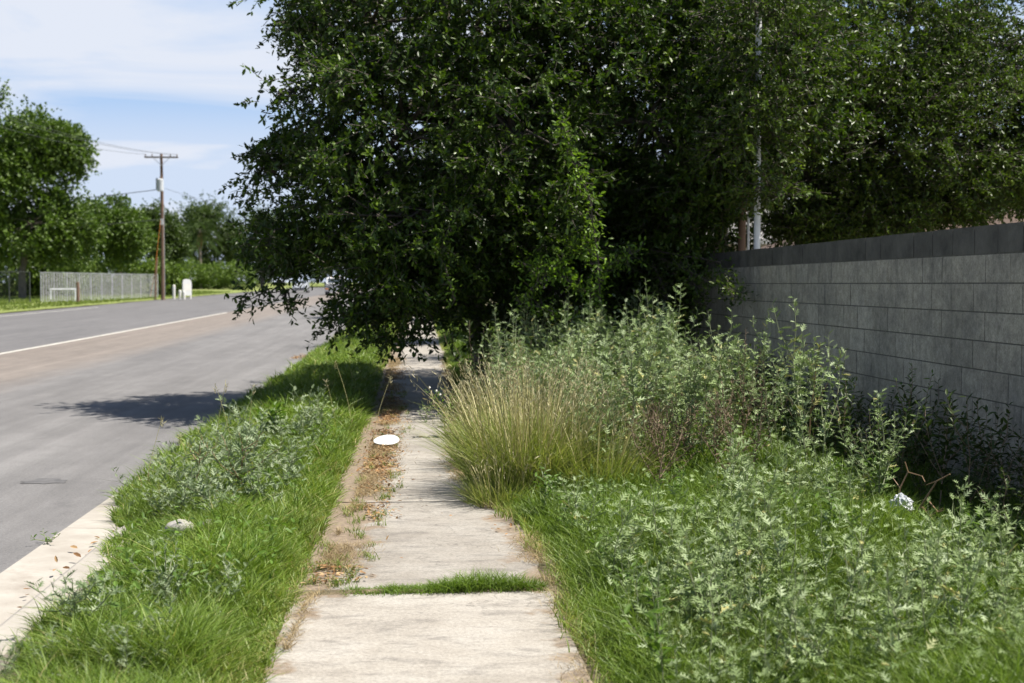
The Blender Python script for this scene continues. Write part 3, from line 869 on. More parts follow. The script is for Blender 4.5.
# ------------------------------------------------------------------ background trees across the road
def far_tree(name, lb, px, top, bot, Y, halfw, seed, mat='far_leaf', n=3200, leaf=0.25, extra=(), group='trees beyond the fence across the road', trunk_px=None, n_l=9):
    r = np.random.default_rng(seed)
    c0 = P(px, bot, Y); zb = vz(c0[0], Y)
    zt = P(px, top, Y)[2]; rad = halfw * Y / F_PX
    z1 = P(px, bot, Y)[2]
    H = zt - z1
    L = [((c0[0], Y, z1 + H * .58), (rad * .72, rad * .7, H * .40), .8)]
    for k in range(n_l):
        an = r.random() * 6.283; hh = r.uniform(.15, .85)
        rr = rad * .62 * math.sin(math.pi * (0.18 + 0.7 * hh)) 
        s_ = rad * r.uniform(.28, .42)
        L.append(((c0[0] + rr * math.cos(an), Y + rr * math.sin(an), z1 + H * hh), (s_, s_, min(s_ * .8, H * .22))))
    for (ex, ey, es) in extra:
        L.append((P(ex, ey, Y), (es, es, es * .8)))
    xb = c0[0] if trunk_px is None else P(trunk_px, bot, Y)[0]
    return make_tree(name, lb, (xb, Y, zb), [[((xb, Y, zb), rad * .035 + .08), ((xb + .2, Y, zb + (z1 - zb) * .9 + H * .15), rad * .03 + .06), ((c0[0], Y, z1 + H * .5), rad * .03)]],
                     L, int(n * 1.5), 7, 0.8, leaf, mat, seed, tmpl=DIA, gap=(0.42, .40), inner=.5, droop=.15, group=group, stick=False, limb_r=.08, width=1.3)


far_tree('broadleaf_tree', 'big round bright green tree at the left edge behind the fence', 25, 112, 262, 108, 78, 61, n=6500, extra=((-8, 92, 1.1), (75, 160, 1.3), (80, 225, 1.6), (60, 140, 1.5), (15, 236, 2.3), (-25, 240, 2.2), (55, 240, 1.8)), trunk_px=22, n_l=20)
far_tree('broadleaf_tree', 'smaller green tree between the big left tree and the utility pole', 112, 198, 276, 126, 42, 62, n=3000, trunk_px=70)
far_tree('broadleaf_tree', 'green tree behind the foot of the utility pole', 158, 205, 285, 150, 30, 63, 'far_leaf2', n=2500)
far_tree('broadleaf_tree', 'broad dark green tree just right of the utility pole behind the hedge', 205, 194, 288, 212, 46, 64, 'far_leaf2', n=4000, leaf=.27)
far_tree('broadleaf_tree', 'dark green tree beside the drooping oak branches across the road', 262, 206, 289, 218, 38, 65, 'far_leaf2', n=3200)
far_tree('broadleaf_tree', 'dark tree behind the silver car at the far end of the road', 330, 215, 288, 275, 42, 66, 'far_leaf2', n=2000, leaf=.34)
far_tree('broadleaf_tree', 'dark tree beyond the truck at the far end of the road', 395, 205, 288, 282, 45, 67, 'far_leaf2', n=2000, leaf=.36)
far_tree('broadleaf_tree', 'distant tree glimpsed above the sidewalk under the oak', 455, 200, 288, 290, 45, 68, 'far_leaf2', n=2000, leaf=.36)
far_tree('broadleaf_tree', 'pale green tree low behind the gap under the big left tree', 62, 205, 285, 172, 50, 70, 'far_leaf', n=2600)
far_tree('broadleaf_tree', 'tree reaching past the left frame edge behind the chain link fence', -75, 95, 262, 112, 60, 69, n=2400)


def hedge(name, lb, x0, x1, top, Y, depth, seed, mat='hedge', n=1500):
    r = np.random.default_rng(seed)
    A, B = P(x0, top, Y), P(x1, top, Y)
    zb = vz(A[0], Y); H = A[2] - zb
    root = empty(name, ((A[0] + B[0]) / 2, Y, zb), lb, 'bush')
    base = np.array(root.location)
    k = max(3, int((B[0] - A[0]) / (H * .8)))
    L = [(np.array([A[0] + (B[0] - A[0]) * (j + .5) / k, Y + r.normal(0, .3), zb + H * .45 * r.uniform(.85, 1.1)]), ((B[0] - A[0]) / k * .75, depth, H * .52 * r.uniform(.85, 1.1))) for j in range(k)]
    pts, lid, C = crown_points(r, L, n, .8, .3, seed, .6)
    pts[:, 2] = np.maximum(pts[:, 2], zb + .1)
    ti = np.repeat(np.arange(n), 5)
    pos = pts[ti] + rdir(r, n * 5) * .25 - base
    mb = MB(); put_leaves(mb, DIA, pos, rdir(r, n * 5), unit(rdir(r, n * 5) + [0, 0, .8]), .26 * r.uniform(.7, 1.3, n * 5), r.random(n * 5))
    mb.build('foliage', M[mat], root)
    st = MB()
    for c_ in C:
        for _ in range(3):
            limb(st, (c_[0] - base[0] + r.normal(0, .2), c_[1] - base[1], 0), c_ - base + r.normal(0, .5, 3), .05, .02, r, 4, 5)
    st.build('stems', M['bark'], root)


hedge('hedge', 'rounded yellow green hedge right of the utility pole', 178, 250, 259, 190, 2.2, 71, n=2400)
hedge('hedge', 'long low hedge behind the pale fence', 50, 176, 255, 132, 1.5, 72, n=3600)
hedge('hedge', 'dim green scrub behind the dark fence posts at the left edge', -60, 75, 248, 118, 1.8, 73, n=4200, mat='far_leaf')
hedge('shrub', 'rusty orange shrub far down the kerb strip under the oak', 381, 397, 277, 150, 0.8, 74, 'rustleaf', n=200)

# distant tree line closing the street: one mass
r = np.random.default_rng(80)
mb = MB(); n = 9000
bx = r.uniform(-240, 330, n); by = 330 + r.normal(0, 8, n)
topz = 9 + 5 * vnoise(np.stack([bx, bx * 0], -1), .07, 5) + 3 * vnoise(np.stack([bx, bx * 0], -1), .25, 6)
bz = float(rise(330)) + topz * r.random(n) ** .7
put_leaves(mb, DIA, np.stack([bx, by, bz], -1), rdir(r, n), unit(rdir(r, n) + [0, 0, .6]), r.uniform(1.2, 2.4, n), r.random(n), r.uniform(1.4, 2.8, n))
tag(mb.build('distant_woods', M['far_leaf2']), 'distant line of trees closing the street on the horizon', 'woods', kind='stuff')


def palm(lb, px, top, bot, Y, seed, nf=26, fl=2.4):
    r = np.random.default_rng(seed)
    b_ = P(px, bot, Y); zb = vz(b_[0], Y); zt = P(px, top, Y)[2]
    root = empty('palm_tree', (b_[0], Y, zb), lb, 'palm tree')
    H = zt - zb
    MB().tube([(0, 0, 0), (.1, 0, H * .4), (.0, 0, H * .75), (0, 0, H)], [.28, .2, .18, .2], 9).build('trunk', M['woodgrey'], root, smooth=True)
    fr = MB(); sk = MB()
    for k in range(nf):
        an = r.random() * 6.283; el = r.uniform(-.5, 1.2)
        d = np.array([math.cos(an) * math.cos(el), math.sin(an) * math.cos(el), math.sin(el)])
        tt = np.linspace(0, 1, 9)[:, None]
        mid = np.array([0, 0, H]) + d * fl * tt + np.array([0, 0, -1.1]) * tt ** 2 * fl * .45
        fr.tube(mid, np.linspace(.03, .008, 9), 4)
        for i in range(2, 9):
            T = unit(mid[i] - mid[i - 1]); s_ = unit(np.cross(T, [0, 0, 1.0]))
            for sg in (-1, 1):
                for _ in range(3):
                    dd = unit(T * .7 + s_ * sg * .8 + np.array([0, 0, -.35]) + r.normal(0, .12, 3))
                    put_leaves(fr, LANCE, (mid[i] - (mid[i] - mid[i - 1]) * r.random())[None], dd[None], np.array([[0, 0, 1.0]]), np.array([fl * .32]), np.array([r.random()]), np.array([.22]))
    fr.build('fronds', M['frond'], root)
    n = 160
    an = r.random(n) * 6.283; zz = H - r.uniform(.2, 1.9, n)
    put_leaves(sk, LANCE, np.stack([.2 * np.cos(an), .2 * np.sin(an), zz], -1), np.stack([.35 * np.cos(an), .35 * np.sin(an), -np.ones(n)], -1), np.stack([np.cos(an), np.sin(an), an * 0 + .2], -1), r.uniform(.5, .9, n), r.random(n), r.uniform(.15, .3, n))
    sk.build('dead_skirt', M['dry'], root)


palm('grey trunked palm standing in front of the trees right of the pole', 200, 230, 288, 200, 91, 26, 3.2)
palm('small palm top showing above the trees left of the utility pole', 119, 203, 275, 138, 92, 16, 1.6)

# grass on the far verge
r = np.random.default_rng(95)
n = 26000
bx = r.uniform(-40, ROAD_L + .05, n); by = r.uniform(62, 165, n)
bz = np.array([vz(x, y) for x, y in zip(bx, by)])
mb = MB()
put_leaves(mb, DIA, np.stack([bx, by, bz - .01], -1), rdir(r, n) * [.5, .5, 0] + [0, 0, 1], rdir(r, n), r.uniform(.08, .2, n), r.random(n), r.uniform(.12, .25, n))
tag(mb.build('grass', M['far_grass']), 'short sunlit yellow green grass on the verge across the road', 'grass', kind='stuff')

# ------------------------------------------------------------------ fences across the road
def fence_run(root, A, B, h, post_step, post_r, post_mat, mesh_mat, wire=.006, pitch=.085, rails=True, bars=0.0):
    A, B = np.array(A, float), np.array(B, float)
    base = np.array(root.location)
    L = np.linalg.norm(B[:2] - A[:2]); d = (B - A) / L
    k = int(round(L / post_step))
    for j in range(k + 1):
        p = A + d * L * j / k - base
        mb = MB().tube([p, p + [0, 0, h]], post_r, 8)
        mb.build('post', M[post_mat], root)
    msh = MB()
    npit = int((L + h) / pitch)
    for sgn in (1, -1):
        s0 = np.arange(npit) * pitch - (h if sgn > 0 else 0)
        s1 = s0 + sgn * h
        z0 = np.zeros(npit); z1 = np.full(npit, h)
        lo = np.clip(s0, 0, L); hi_ = np.clip(s1, 0, L)
        z0 = z0 + np.abs(lo - s0); z1 = np.abs(hi_ - s0)
        ok = z1 - z0 > .05
        pa = A + d * lo[:, None] + np.stack([0 * z0, 0 * z0, z0 + .03], -1) - base
        pb = A + d * hi_[:, None] + np.stack([0 * z1, 0 * z1, z1 + .0], -1) - base
        put_sticks(msh, pa[ok], pb[ok], wire / 2, wire / 2)
    msh.build('chain_link_mesh', M[mesh_mat], root)
    MB().tube([A + [0, 0, h] - base, B + [0, 0, h] - base], .022, 6).build('top_rail', M[post_mat], root)
    if bars:
        nb = int(L / bars)
        for j in range(1, nb):
            p = A + d * L * j / nb - base + [0, -.03, 0]
            MB().box(p + [0, 0, h * .5], (.022, .012, h)).build('slat', M['galv'], root)


c0 = P(41, 304, 93); c1 = P(158, 298, 121)
fz = lambda p: np.array([p[0], p[1], vz(p[0], p[1])])
f1 = empty('slatted_fence', fz(c0), 'pale chain link fence with thin white uprights beside the utility pole', 'fence')
fence_run(f1, fz(c0), fz(c1), 1.98, 2.6, .024, 'galv', 'galv', .0024, .10, bars=.52)
c2 = P(30, 304, 92); c3 = P(-190, 305, 92)
f2 = empty('chain_link_fence', fz(c2), 'see-through chain link fence with dark posts at the left edge', 'fence')
fence_run(f2, fz(c2), fz((c3[0], 90, 0)), 2.0, 1.25, .035, 'darkpost', 'darkpost', .005, .09)
# pipe rail behind the fence and a brown timber post
pr = P(50, 289, 99)
rail = empty('pipe_rail', (pr[0], 99, vz(pr[0], 99)), 'white horizontal pipe rail behind the pale fence', 'rail')
hz_ = pr[2] - rail.location.z
pe = P(76, 288, 99)[0] - pr[0]
MB().tube([(0, 0, hz_), (pe, 0, hz_)], .045, 8).build('crossbar', M['whitepipe'], rail)
for xx in (0.05, pe - .05):
    MB().tube([(xx, 0, 0), (xx, 0, hz_)], .04, 8).build('upright', M['whitepipe'], rail)
q = P(78, 300, 97)
mb = MB().tube([(0, 0, 0), (0.01, 0, .9), (0, 0, 1.42)], [.12, .11, .10], 9)
o = mb.build('timber_post', M['wood']); o.location = (q[0], 97, vz(q[0], 97)); tag(o, 'short brown timber post at the end of the white rail', 'post')

# ------------------------------------------------------------------ utility pole and wires
def utility_pole(loc, lb, H=12.3, group=None):
    r_ = empty('utility_pole', loc, lb, 'utility pole', group)
    MB().tube([(0, 0, -.3), (0.02, 0, H * .4), (0.0, 0, H * .75), (-.02, 0, H)], [.17, .15, .13, .11], 10).build('pole', M['wood'], r_, smooth=True)
    ca = MB().box((0, -.14, H - .28), (2.75, .1, .13)).build('crossarm', M['woodgrey'], r_)
    for sx_ in (-1, 1):
        MB().tube([(sx_ * .65, -.14, H - .34), (0, -.14, H - .95)], .02, 5).build('brace', M['galv'], r_)
    for xx in (-1.28, -.75, .75, 1.28):
        MB().tube([(xx, -.14, H - .21), (xx, -.14, H - .13), (xx, -.14, H - .1), (xx, -.14, H - .02)], [.03, .055, .055, .03], 8).build('insulator', M['woodgrey'], r_)
    tf = MB().tube([(-.05, -.42, H - 3.1), (-.05, -.42, H - 3.05), (-.05, -.42, H - 2.15), (-.05, -.42, H - 2.08)], [.24, .27, .27, .2], 14).build('transformer', M['ceramic'], r_, smooth=False)
    MB().tube([(-.05, -.42, H - 2.08), (-.05, -.42, H - 1.85)], [.05, .03], 8).build('bushing', M['woodgrey'], tf)
    MB().box((.0, -.2, H - 2.6), (.09, .12, .5)).build('bracket', M['galv'], r_)
    MB().tube([(-.38, -.1, H - 2.9), (-.38, -.1, H - 2.0)], .08, 8).build('cutout', M['darkpost'], r_)
    MB().box((.0, -.19, H - 5.6), (.22, .14, .5)).build('meter_box', M['ceramic'], r_)
    MB().tube([(.16, -.06, 0), (.15, -.06, H * .62)], .03, 6).build('conduit', M['galv'], r_)
    return r_


q = P(163, 297, 118)
PB = np.array([q[0], 118, vz(q[0], 118)])
PH = P(163, 154, 118)[2] - PB[2]
utility_pole(PB, 'tall brown wooden utility pole with crossarm and grey transformer beside the fence', PH)
PB2 = np.array([PB[0] - 6.0, 66.0, vz(PB[0] - 6, 66)])
utility_pole(PB2, 'next wooden utility pole nearer the camera beyond the left frame edge', PH)
q = P(156, 297, 117.4)
gp = empty('stub_pole', (q[0], 117.4, vz(q[0], 117.4)), 'short reddish timber stub leaning against the foot of the utility pole', 'post')
MB().tube([(-.06, 0, -.1), (0, 0, 1.8), (.12, .1, 3.4)], [.08, .075, .065], 8).build('shaft', M['wood'], gp, smooth=True)
MB().tube([(-.5, 0, 0), (-.1, 0, 2), (.42, .15, 6.5)], .018, 5).build('guy_guard', M['orange'], gp)


def wire(name, lb, A, B, sag, rad=.012, group='overhead wires'):
    A, B = np.array(A, float), np.array(B, float)
    tt = np.linspace(0, 1, 24)[:, None]
    p_ = A + (B - A) * tt; p_[:, 2] -= sag * 4 * (tt * (1 - tt))[:, 0]
    o = MB().tube(p_ - A, rad, 5).build(name, M['wire'])
    o.location = A
    tag(o, lb, 'wire', group)


Q3 = np.array([PB[0] - 2, 190.0, float(rise(190)) + PH - 1])
for xx, lb in ((-1.28, 'overhead wire from the outer left insulator of the utility pole'), (.75, 'overhead wire from the inner right insulator of the utility pole'), (1.28, 'overhead wire from the outer right insulator of the utility pole')):
    wire('power_line', lb, PB + [xx, -.14, PH - .05], PB2 + [xx, -.14, PH - .05], .9)
wire('power_line', 'thick cable leaving the utility pole leftward below the transformer', PB + [-.1, -.1, PH - 2.9], (PB[0] - 22, 112, PB[2] + PH - 4.6), .5, .03)
wire('power_line', 'cable leaving the utility pole rightward below the transformer', PB + [.1, -.1, PH - 2.8], (PB[0] + 17, 165, PB[2] + PH - 5.0), .7, .014)
wire('power_line', 'low cable running left from the meter box of the utility pole', PB + [-.1, -.1, PH - 5.4], (PB[0] - 24, 108, PB[2] + PH - 6.6), .5, .02)

# sign board and bollards next to the pole
q = P(187, 297, 117)
sg = empty('sign_board', (q[0], 117, vz(q[0], 117)), 'white arched top marker board near the foot of the utility pole', 'sign', rz=.75)
an = np.linspace(0, math.pi, 9)
ol = [(-.42, .25), (.42, .25), (.42, 1.35)] + [(.42 * math.cos(a_) if 0 < i < 8 else (.36 if i == 0 else -.36), 1.38 + .22 * math.sin(a_)) for i, a_ in enumerate(an)] + [(-.42, 1.35)]
MB().prism(ol, 1, -.06, .06).build('panel', M['white'], sg)
MB().prism([(-.3, .62), (.3, .62), (.3, 1.2), (-.3, 1.2)], 1, -.066, -.061).build('inset', M['cream'], sg)
for xx in (-.34, .34):
    MB().box((xx, 0, .12), (.12, .1, .28)).build('foot', M['cream'], sg)
for px, h_, lb in ((174, 1.15, 'tallest cream bollard, nearest the utility pole'), (180, .72, 'short white bollard between the tall one and the marker board'), (184, .62, 'short white bollard right beside the marker board')):
    q = P(px, 297, 116.2)
    bo = empty('bollard', (q[0], 116.2, vz(q[0], 116.2)), lb, 'bollard', 'bollards by the utility pole')
    MB().tube([(0, 0, -.05), (0, 0, h_ * .9), (0, 0, h_)], [.12, .12, .08], 10).build('post', M['cream'], bo)
    MB().tube([(0, 0, h_ * .72), (0, 0, h_ * .8)], .125, 10).build('band', M['whitepipe'], bo)

# ------------------------------------------------------------------ vehicles far down the road
def wheel(parent, x, y, r_, w_=.22):
    wq = MB().tube([(x - w_ / 2, y, r_), (x + w_ / 2, y, r_)], r_, 18).build('wheel', M['rubber'], parent)
    MB().tube([(x - w_ / 2 - .01, y, r_), (x + w_ / 2 + .01, y, r_)], r_ * .6, 14).build('rim', M['rim'], wq)


q = P(301, 290, 172)
car = empty('parked_car', (q[0], 172, float(rise(172)) - .135), 'silver car far down the road, seen from the front', 'car')
side = [(-2.2, .35), (-2.25, .62), (-2.1, .82), (-1.1, .95), (-.45, 1.42), (.9, 1.46), (1.75, 1.02), (2.2, .95), (2.25, .4), (2.2, .28), (-2.1, .28)]
MB().prism(side, 0, -.88, .88).build('body', M['carsilver'], car)
MB().box((0, -.80, 1.18), (1.45, .02, .62), rot=(-.62, 0, 0)).build('windshield', M['glass'], car)
for sx_ in (-1, 1):
    MB().prism([(-.55, 1.0), (1.5, 1.03), (.85, 1.38), (-.35, 1.36)], 0, sx_ * .885 - .004, sx_ * .885 + .004).build('side_window', M['glass'], car)
    MB().box((sx_ * .62, -2.2, .72), (.36, .12, .16)).build('headlight', M['headlamp'], car)
    MB().box((sx_ * .98, -.65, 1.02), (.18, .1, .12)).build('mirror', M['carsilver'], car)
    for yy in (-1.35, 1.4):
        wheel(car, sx_ * .8, yy, .33)
MB().box((0, -2.24, .5), (1.1, .06, .2)).build('grille', M['cardark'], car)

q = P(336, 291, 150)
trk = empty('work_truck', (q[0], 150, float(rise(150)) - .135), 'dark pickup truck with white cab roof and orange lamps, far down the road', 'truck')
side = [(-2.6, .5), (-2.65, 1.0), (-2.4, 1.15), (-1.2, 1.2), (-.2, 1.25), (-.2, 1.28), (2.6, 1.28), (2.65, .5)]
MB().prism(side, 0, -1.0, 1.0).build('body', M['cardark'], trk)
MB().prism([(-1.2, 1.2), (-.6, 1.86), (.9, 1.88), (1.0, 1.28)], 0, -.9, .9).build('cab', M['carwhite'], trk)
MB().box((0, -.94, 1.54), (1.6, .02, .62), rot=(-.75, 0, 0)).build('windshield', M['glass'], trk)
MB().box((0, .15, 1.92), (.9, .25, .1)).build('light_bar', M['orange'], trk)
for sx_ in (-1, 1):
    MB().box((sx_ * .78, -2.62, .9), (.3, .1, .2)).build('headlight', M['headlamp'], trk)
    MB().box((sx_ * .78, -2.62, .66), (.3, .1, .16)).build('indicator', M['orange'], trk)
    MB().box((sx_ * 1.12, -.8, 1.3), (.2, .12, .26)).build('mirror', M['cardark'], trk)
    for yy in (-1.7, 1.6):
        wheel(trk, sx_ * .88, yy, .42, .26)
MB().box((0, -2.66, .8), (1.2, .06, .4)).build('grille', M['rim'], trk)
MB().box((0, -2.72, .48), (2.0, .16, .2)).build('bumper', M['rim'], trk)

# ------------------------------------------------------------------ behind the wall: houses, poles
def house(lb, x0, x1, y0, y1, eave, ridge, wallm, roofm, z0=0.0):
    h = empty('house', ((x0 + x1) / 2, (y0 + y1) / 2, z0), lb, 'house')
    W, D = (x1 - x0) / 2, (y1 - y0) / 2
    MB().box((0, 0, eave / 2), (2 * W, 2 * D, eave)).build('walls', M[wallm], h)
    ov = .5
    e = eave - .05
    V = [(-W - ov, -D - ov, e), (W + ov, -D - ov, e), (W + ov, D + ov, e), (-W - ov, D + ov, e), (-W + D * .8, 0, ridge), (W - D * .8, 0, ridge)]
    mb = MB().add(V, [[0, 1, 5, 4], [2, 3, 4, 5]]).add(V, [[1, 2, 5], [3, 0, 4]]).add(V, [[0, 3, 2, 1]])
    # shingle courses as low steps
    rf = mb.build('roof', M[roofm], h)
    MB().box((0, -D - ov - .012, e - .06), (2 * (W + ov), .02, .16)).build('fascia', M['cream'], h)
    MB().box((-W - ov - .012, 0, e - .06), (.02, 2 * (D + ov), .16)).build('fascia', M['cream'], h)
    for xx in (-W * .5, W * .4):
        f_ = MB().box((xx, -D - .03, eave * .55), (1.5, .06, 1.2)).build('window', M['whitepipe'], h)
        MB().box((xx, -D - .065, eave * .55), (1.34, .02, 1.04)).build('pane', M['glass'], f_)
    f_ = MB().box((-W - .03, 0, eave * .55), (.06, 1.4, 1.2)).build('window', M['whitepipe'], h)
    MB().box((-W - .065, 0, eave * .55), (.02, 1.24, 1.04)).build('pane', M['glass'], f_)
    MB().box((W * .7, .6, ridge - .2), (.5, .5, 1.0)).build('chimney', M['stuccogrey'], rf)
    return h


house('tan house with reddish brown hipped roof behind the right end of the wall', 9.2, 24, 27, 38, 2.35, 4.6, 'stucco', 'roofred')
house('pale grey house behind the wall, glimpsed between the oak trunks and the white pole', 8.6, 19, 46, 56, 3.0, 4.4, 'stuccogrey', 'roofgrey', .1)

q = P(757, 250, 17.6)
wp = empty('white_pole', (q[0], 17.6, 0), 'tall slim white metal pole rising behind the wall through the leaves', 'pole')
MB().tube([(0, 0, 0), (0, 0, 3.5), (0, 0, 8.2)], [.045, .04, .034], 10).build('shaft', M['whitepipe'], wp, smooth=True)
MB().tube([(0, 0, 0), (0, 0, .12)], .12, 10).build('base_flange', M['galv'], wp)
MB().tube([(0, 0, 8.2), (0, 0, 8.26), (0, 0, 8.33)], [.05, .07, .02], 10).build('cap', M['whitepipe'], wp)
q = P(741, 250, 19.0)
wd = empty('timber_post', (q[0], 19.0, 0), 'brown timber post behind the wall just left of the white pole', 'post')
MB().tube([(0, 0, 0), (.01, 0, 2), (0.03, 0, 3.6)], [.06, .055, .05], 9).build('shaft', M['wood'], wd, smooth=True)
MB().tube([(.1, 0, 0), (.1, 0, 2.6)], .018, 6).build('conduit', M['whitepipe'], wd)

# ------------------------------------------------------------------ grass
def in_view(x, y, margin=130):
    px = CX + F_PX * np.tan(np.arctan2(x, y) - math.atan(94 / F_PX))
    return (px > -margin - 900 / y) & (px < 1024 + margin + 900 / y)


def blades(mb, r, x, y, z, h, wd, lean, a, segs=2, bend_dir=None):
    n = len(x)
    an = r.random(n) * 6.283
    if bend_dir is not None: an = bend_dir
    ld = np.stack([np.cos(an), np.sin(an), np.zeros(n)], -1)
    fa = r.random(n) * 6.283
    sd_ = np.stack([np.cos(fa), np.sin(fa), np.zeros(n)], -1)
    B = np.stack([x, y, z], -1)
    rows = []
    for i in range(segs + 1):
        t_ = i / segs
        c_ = B + ld * (lean * h * t_ ** 1.8)[:, None] + np.array([0, 0, 1.0]) * (h * (t_ - 0.28 * np.minimum(lean, 1.3) * t_ ** 2.2))[:, None]
        if i < segs:
            ww = (wd * (1 - .55 * t_) / 2)[:, None]
            rows += [c_ - sd_ * ww, c_ + sd_ * ww]
        else:
            rows += [c_]
    V = np.stack(rows, 1); k = V.shape[1]
    off = (np.arange(n) * k)[:, None, None]
    tri = np.array([[2 * segs - 2, 2 * segs - 1, 2 * segs]])
    qd = np.array([[2 * i, 2 * i + 1, 2 * i + 3, 2 * i + 2] for i in range(segs - 1)])
    mb.add(V.reshape(-1, 3), (tri[None] + off).reshape(-1, 3), np.repeat(a, k))
    if len(qd):
        mb.f.append((qd[None] + off).reshape(-1, 4) + mb.n - n * k)


def sampleY(r, n, a, b, p=1.3):
    """denser close to the camera"""
    u = r.random(n)
    return (a ** (1 - p) + u * (b ** (1 - p) - a ** (1 - p))) ** (1 / (1 - p))


LEFT_E = lambda y: np.interp(y, [4, 5.6, 8.1, 10.4, 13.5, 16, 25, 60], [-.66, -.62, -.57, -.50, -.47, -.45, -.60, -.62])
KERB_E = lambda y: np.interp(y, [4, 5.6, 7, 8.3, 9.6, 10.6, 11.6, 16, 20, 30], [-1.60, -1.62, -1.68, -1.80, -1.98, -2.22, -2.42, -2.54, -2.54, -2.54])
RIGHT_E = lambda y: np.interp(y, [4, 5.6, 7.0, 7.6, 8.6, 9.5, 10.5, 11.4, 13, 14.4, 17, 20, 30, 60], [.70, .70, .72, .74, .73, .62, .48, .40, .40, .40, .48, .52, .6, .62])
r = np.random.default_rng(101)
# kerb strip
n = 260000
y = sampleY(r, n, 4.4, 75, 1.55)
x = r.uniform(-2.62, -.40, n)
en = (vnoise(np.stack([x * .4, y], -1), 2.5, 9) - .5)
ok = (x < LEFT_E(y) + .24 * en + .05 * r.standard_normal(n) * .6) & in_view(x, y) & (x > KERB_E(y) + .22 * en)
x, y = x[ok], y[ok]; n = len(x)
cl = vnoise(np.stack([x, y], -1), 1.7, 12); cl2 = vnoise(np.stack([x, y], -1), 5, 13)
edge_fall = sstep(0.02, .35, LEFT_E(y) - x) * .65 + .35
h = (.08 + .12 * cl + .08 * cl2) * edge_fall * r.uniform(.6, 1.25, n)
h *= 1 - .35 * sstep(.2, .02, x - KERB_E(y))
zb_ = np.where(x < -1.8, np.where(x < -2.02, -.14, -.015) + rise(y), gz(x, y)) - .005
wd = .0062 * np.maximum(1, y / 7.5) * r.uniform(.6, 1.5, n)
h = h * .95
dryf = np.clip(r.normal(.44, .24, n) + .35 * (1 - edge_fall) + .35 * (cl2 - .55) * (cl < .45), 0, 1)
mb = MB()
# stray tufts on the spilt soil
tuft_y = sampleY(r, 90, 7.4, 22, 1.05); tuft_x = LEFT_E(tuft_y) + r.uniform(-.03, .36, 90)
tx = np.repeat(tuft_x, 26) + r.normal(0, .022, 90 * 26); ty_ = np.repeat(tuft_y, 26) + r.normal(0, .03, 90 * 26)
k_ = len(tx)
x = np.concatenate([x, tx]); y = np.concatenate([y, ty_]); zb_ = np.concatenate([zb_, rise(ty_) + .0])
h = np.concatenate([h, r.uniform(.02, .075, k_)]); wd = np.concatenate([wd, r.uniform(.003, .006, k_)]); dryf = np.concatenate([dryf, np.clip(r.normal(.6, .25, k_), 0, 1)])
n = len(x)
bd = 14 * vnoise(np.stack([x, y], -1), 3.5, 14) + r.normal(0, 1.6, n)
lng = r.random(n) < .05
h = np.where(lng, h * 1.55, h * (.72 + .55 * vnoise(np.stack([x, y], -1), 11, 15)))
blades(mb, r, x, y, zb_, h, wd, r.uniform(.25, 1.4, n), dryf, 3, bd)
tag(mb.build('grass', M['grass']), 'lush green grass filling the strip between kerb and sidewalk', 'grass', kind='stuff')
# right side
n = 190000
y = sampleY(r, n, 4.4, 60, 1.5)
x = r.uniform(.33, 3.93, n)
en = (vnoise(np.stack([x * .4, y], -1), 2.5, 19) - .5)
ok = (x > RIGHT_E(y) + .14 * en + .03 * r.standard_normal(n)) & in_view(x, y)
ok &= ~((x > 3.0) & (r.random(n) < .5))
x, y = x[ok], y[ok]; n = len(x)
cl = vnoise(np.stack([x, y], -1), 1.5, 22); cl2 = vnoise(np.stack([x, y], -1), 5, 23)
h = (.12 + .2 * cl + .1 * cl2) * r.uniform(.6, 1.3, n) * (.4 + .6 * sstep(.0, .4, x - RIGHT_E(y)))
wd = .0058 * np.maximum(1, y / 7.5) * r.uniform(.6, 1.4, n)
h = h * .85
mb = MB()
zr = np.where(x < .70, rise(y), gz(x, y)) - .004
blades(mb, r, x, y, zr, h, wd, r.uniform(.2, 1.2, n), np.clip(r.normal(.36, .2, n) + .4 * (x - RIGHT_E(y) < .06), 0, 1), 3)
tag(mb.build('grass', M['grass']), 'green grass under the weeds between sidewalk and block wall', 'grass', kind='stuff')
js = MB(); xx = np.linspace(-.7, .72, 30)
for yy_, zz_ in ((JY - .052, -.004), (JY - .02, .010), (JY + .02, .009), (JY + .052, -.004)):
    js.v.append(np.stack([xx, np.full(30, yy_), zz_ - .006 + .010 * vnoise(np.stack([xx, xx * 0 + yy_ * 9], -1), 9, 3)], -1)); js.a.append(np.full(30, .5))
js.n = 120; js.f.append(grid_faces(4, 30))
tag(js.build('joint_soil', M['soil'], smooth=True), kind='structure')
# grass in the slab joint
n = 6500
x = r.uniform(-.42, .66, n); y = JY + r.normal(0, .038, n) + .03 * (vnoise(np.stack([x, x * 0], -1), 4, 44) - .5)
keepj = r.random(n) < np.clip(.35 + 1.1 * vnoise(np.stack([x, x * 0], -1), 5, 4), 0, 1) * sstep(-.44, -.25, x)
x, y = x[keepj], y[keepj]; n = len(x)
mb = MB()
blades(mb, r, x, y, np.full(n, -.01), r.uniform(.025, .10, n) * (.25 + 1.3 * vnoise(np.stack([x, x * 0], -1), 8, 5)), r.uniform(.003, .006, n), r.uniform(.3, 1.5, n), np.clip(r.normal(.33, .16, n), 0, .9), 3)
o = mb.build('grass_tuft', M['grass']); tag(o, 'low ribbon of grass growing in the joint across the sidewalk slabs', 'grass')
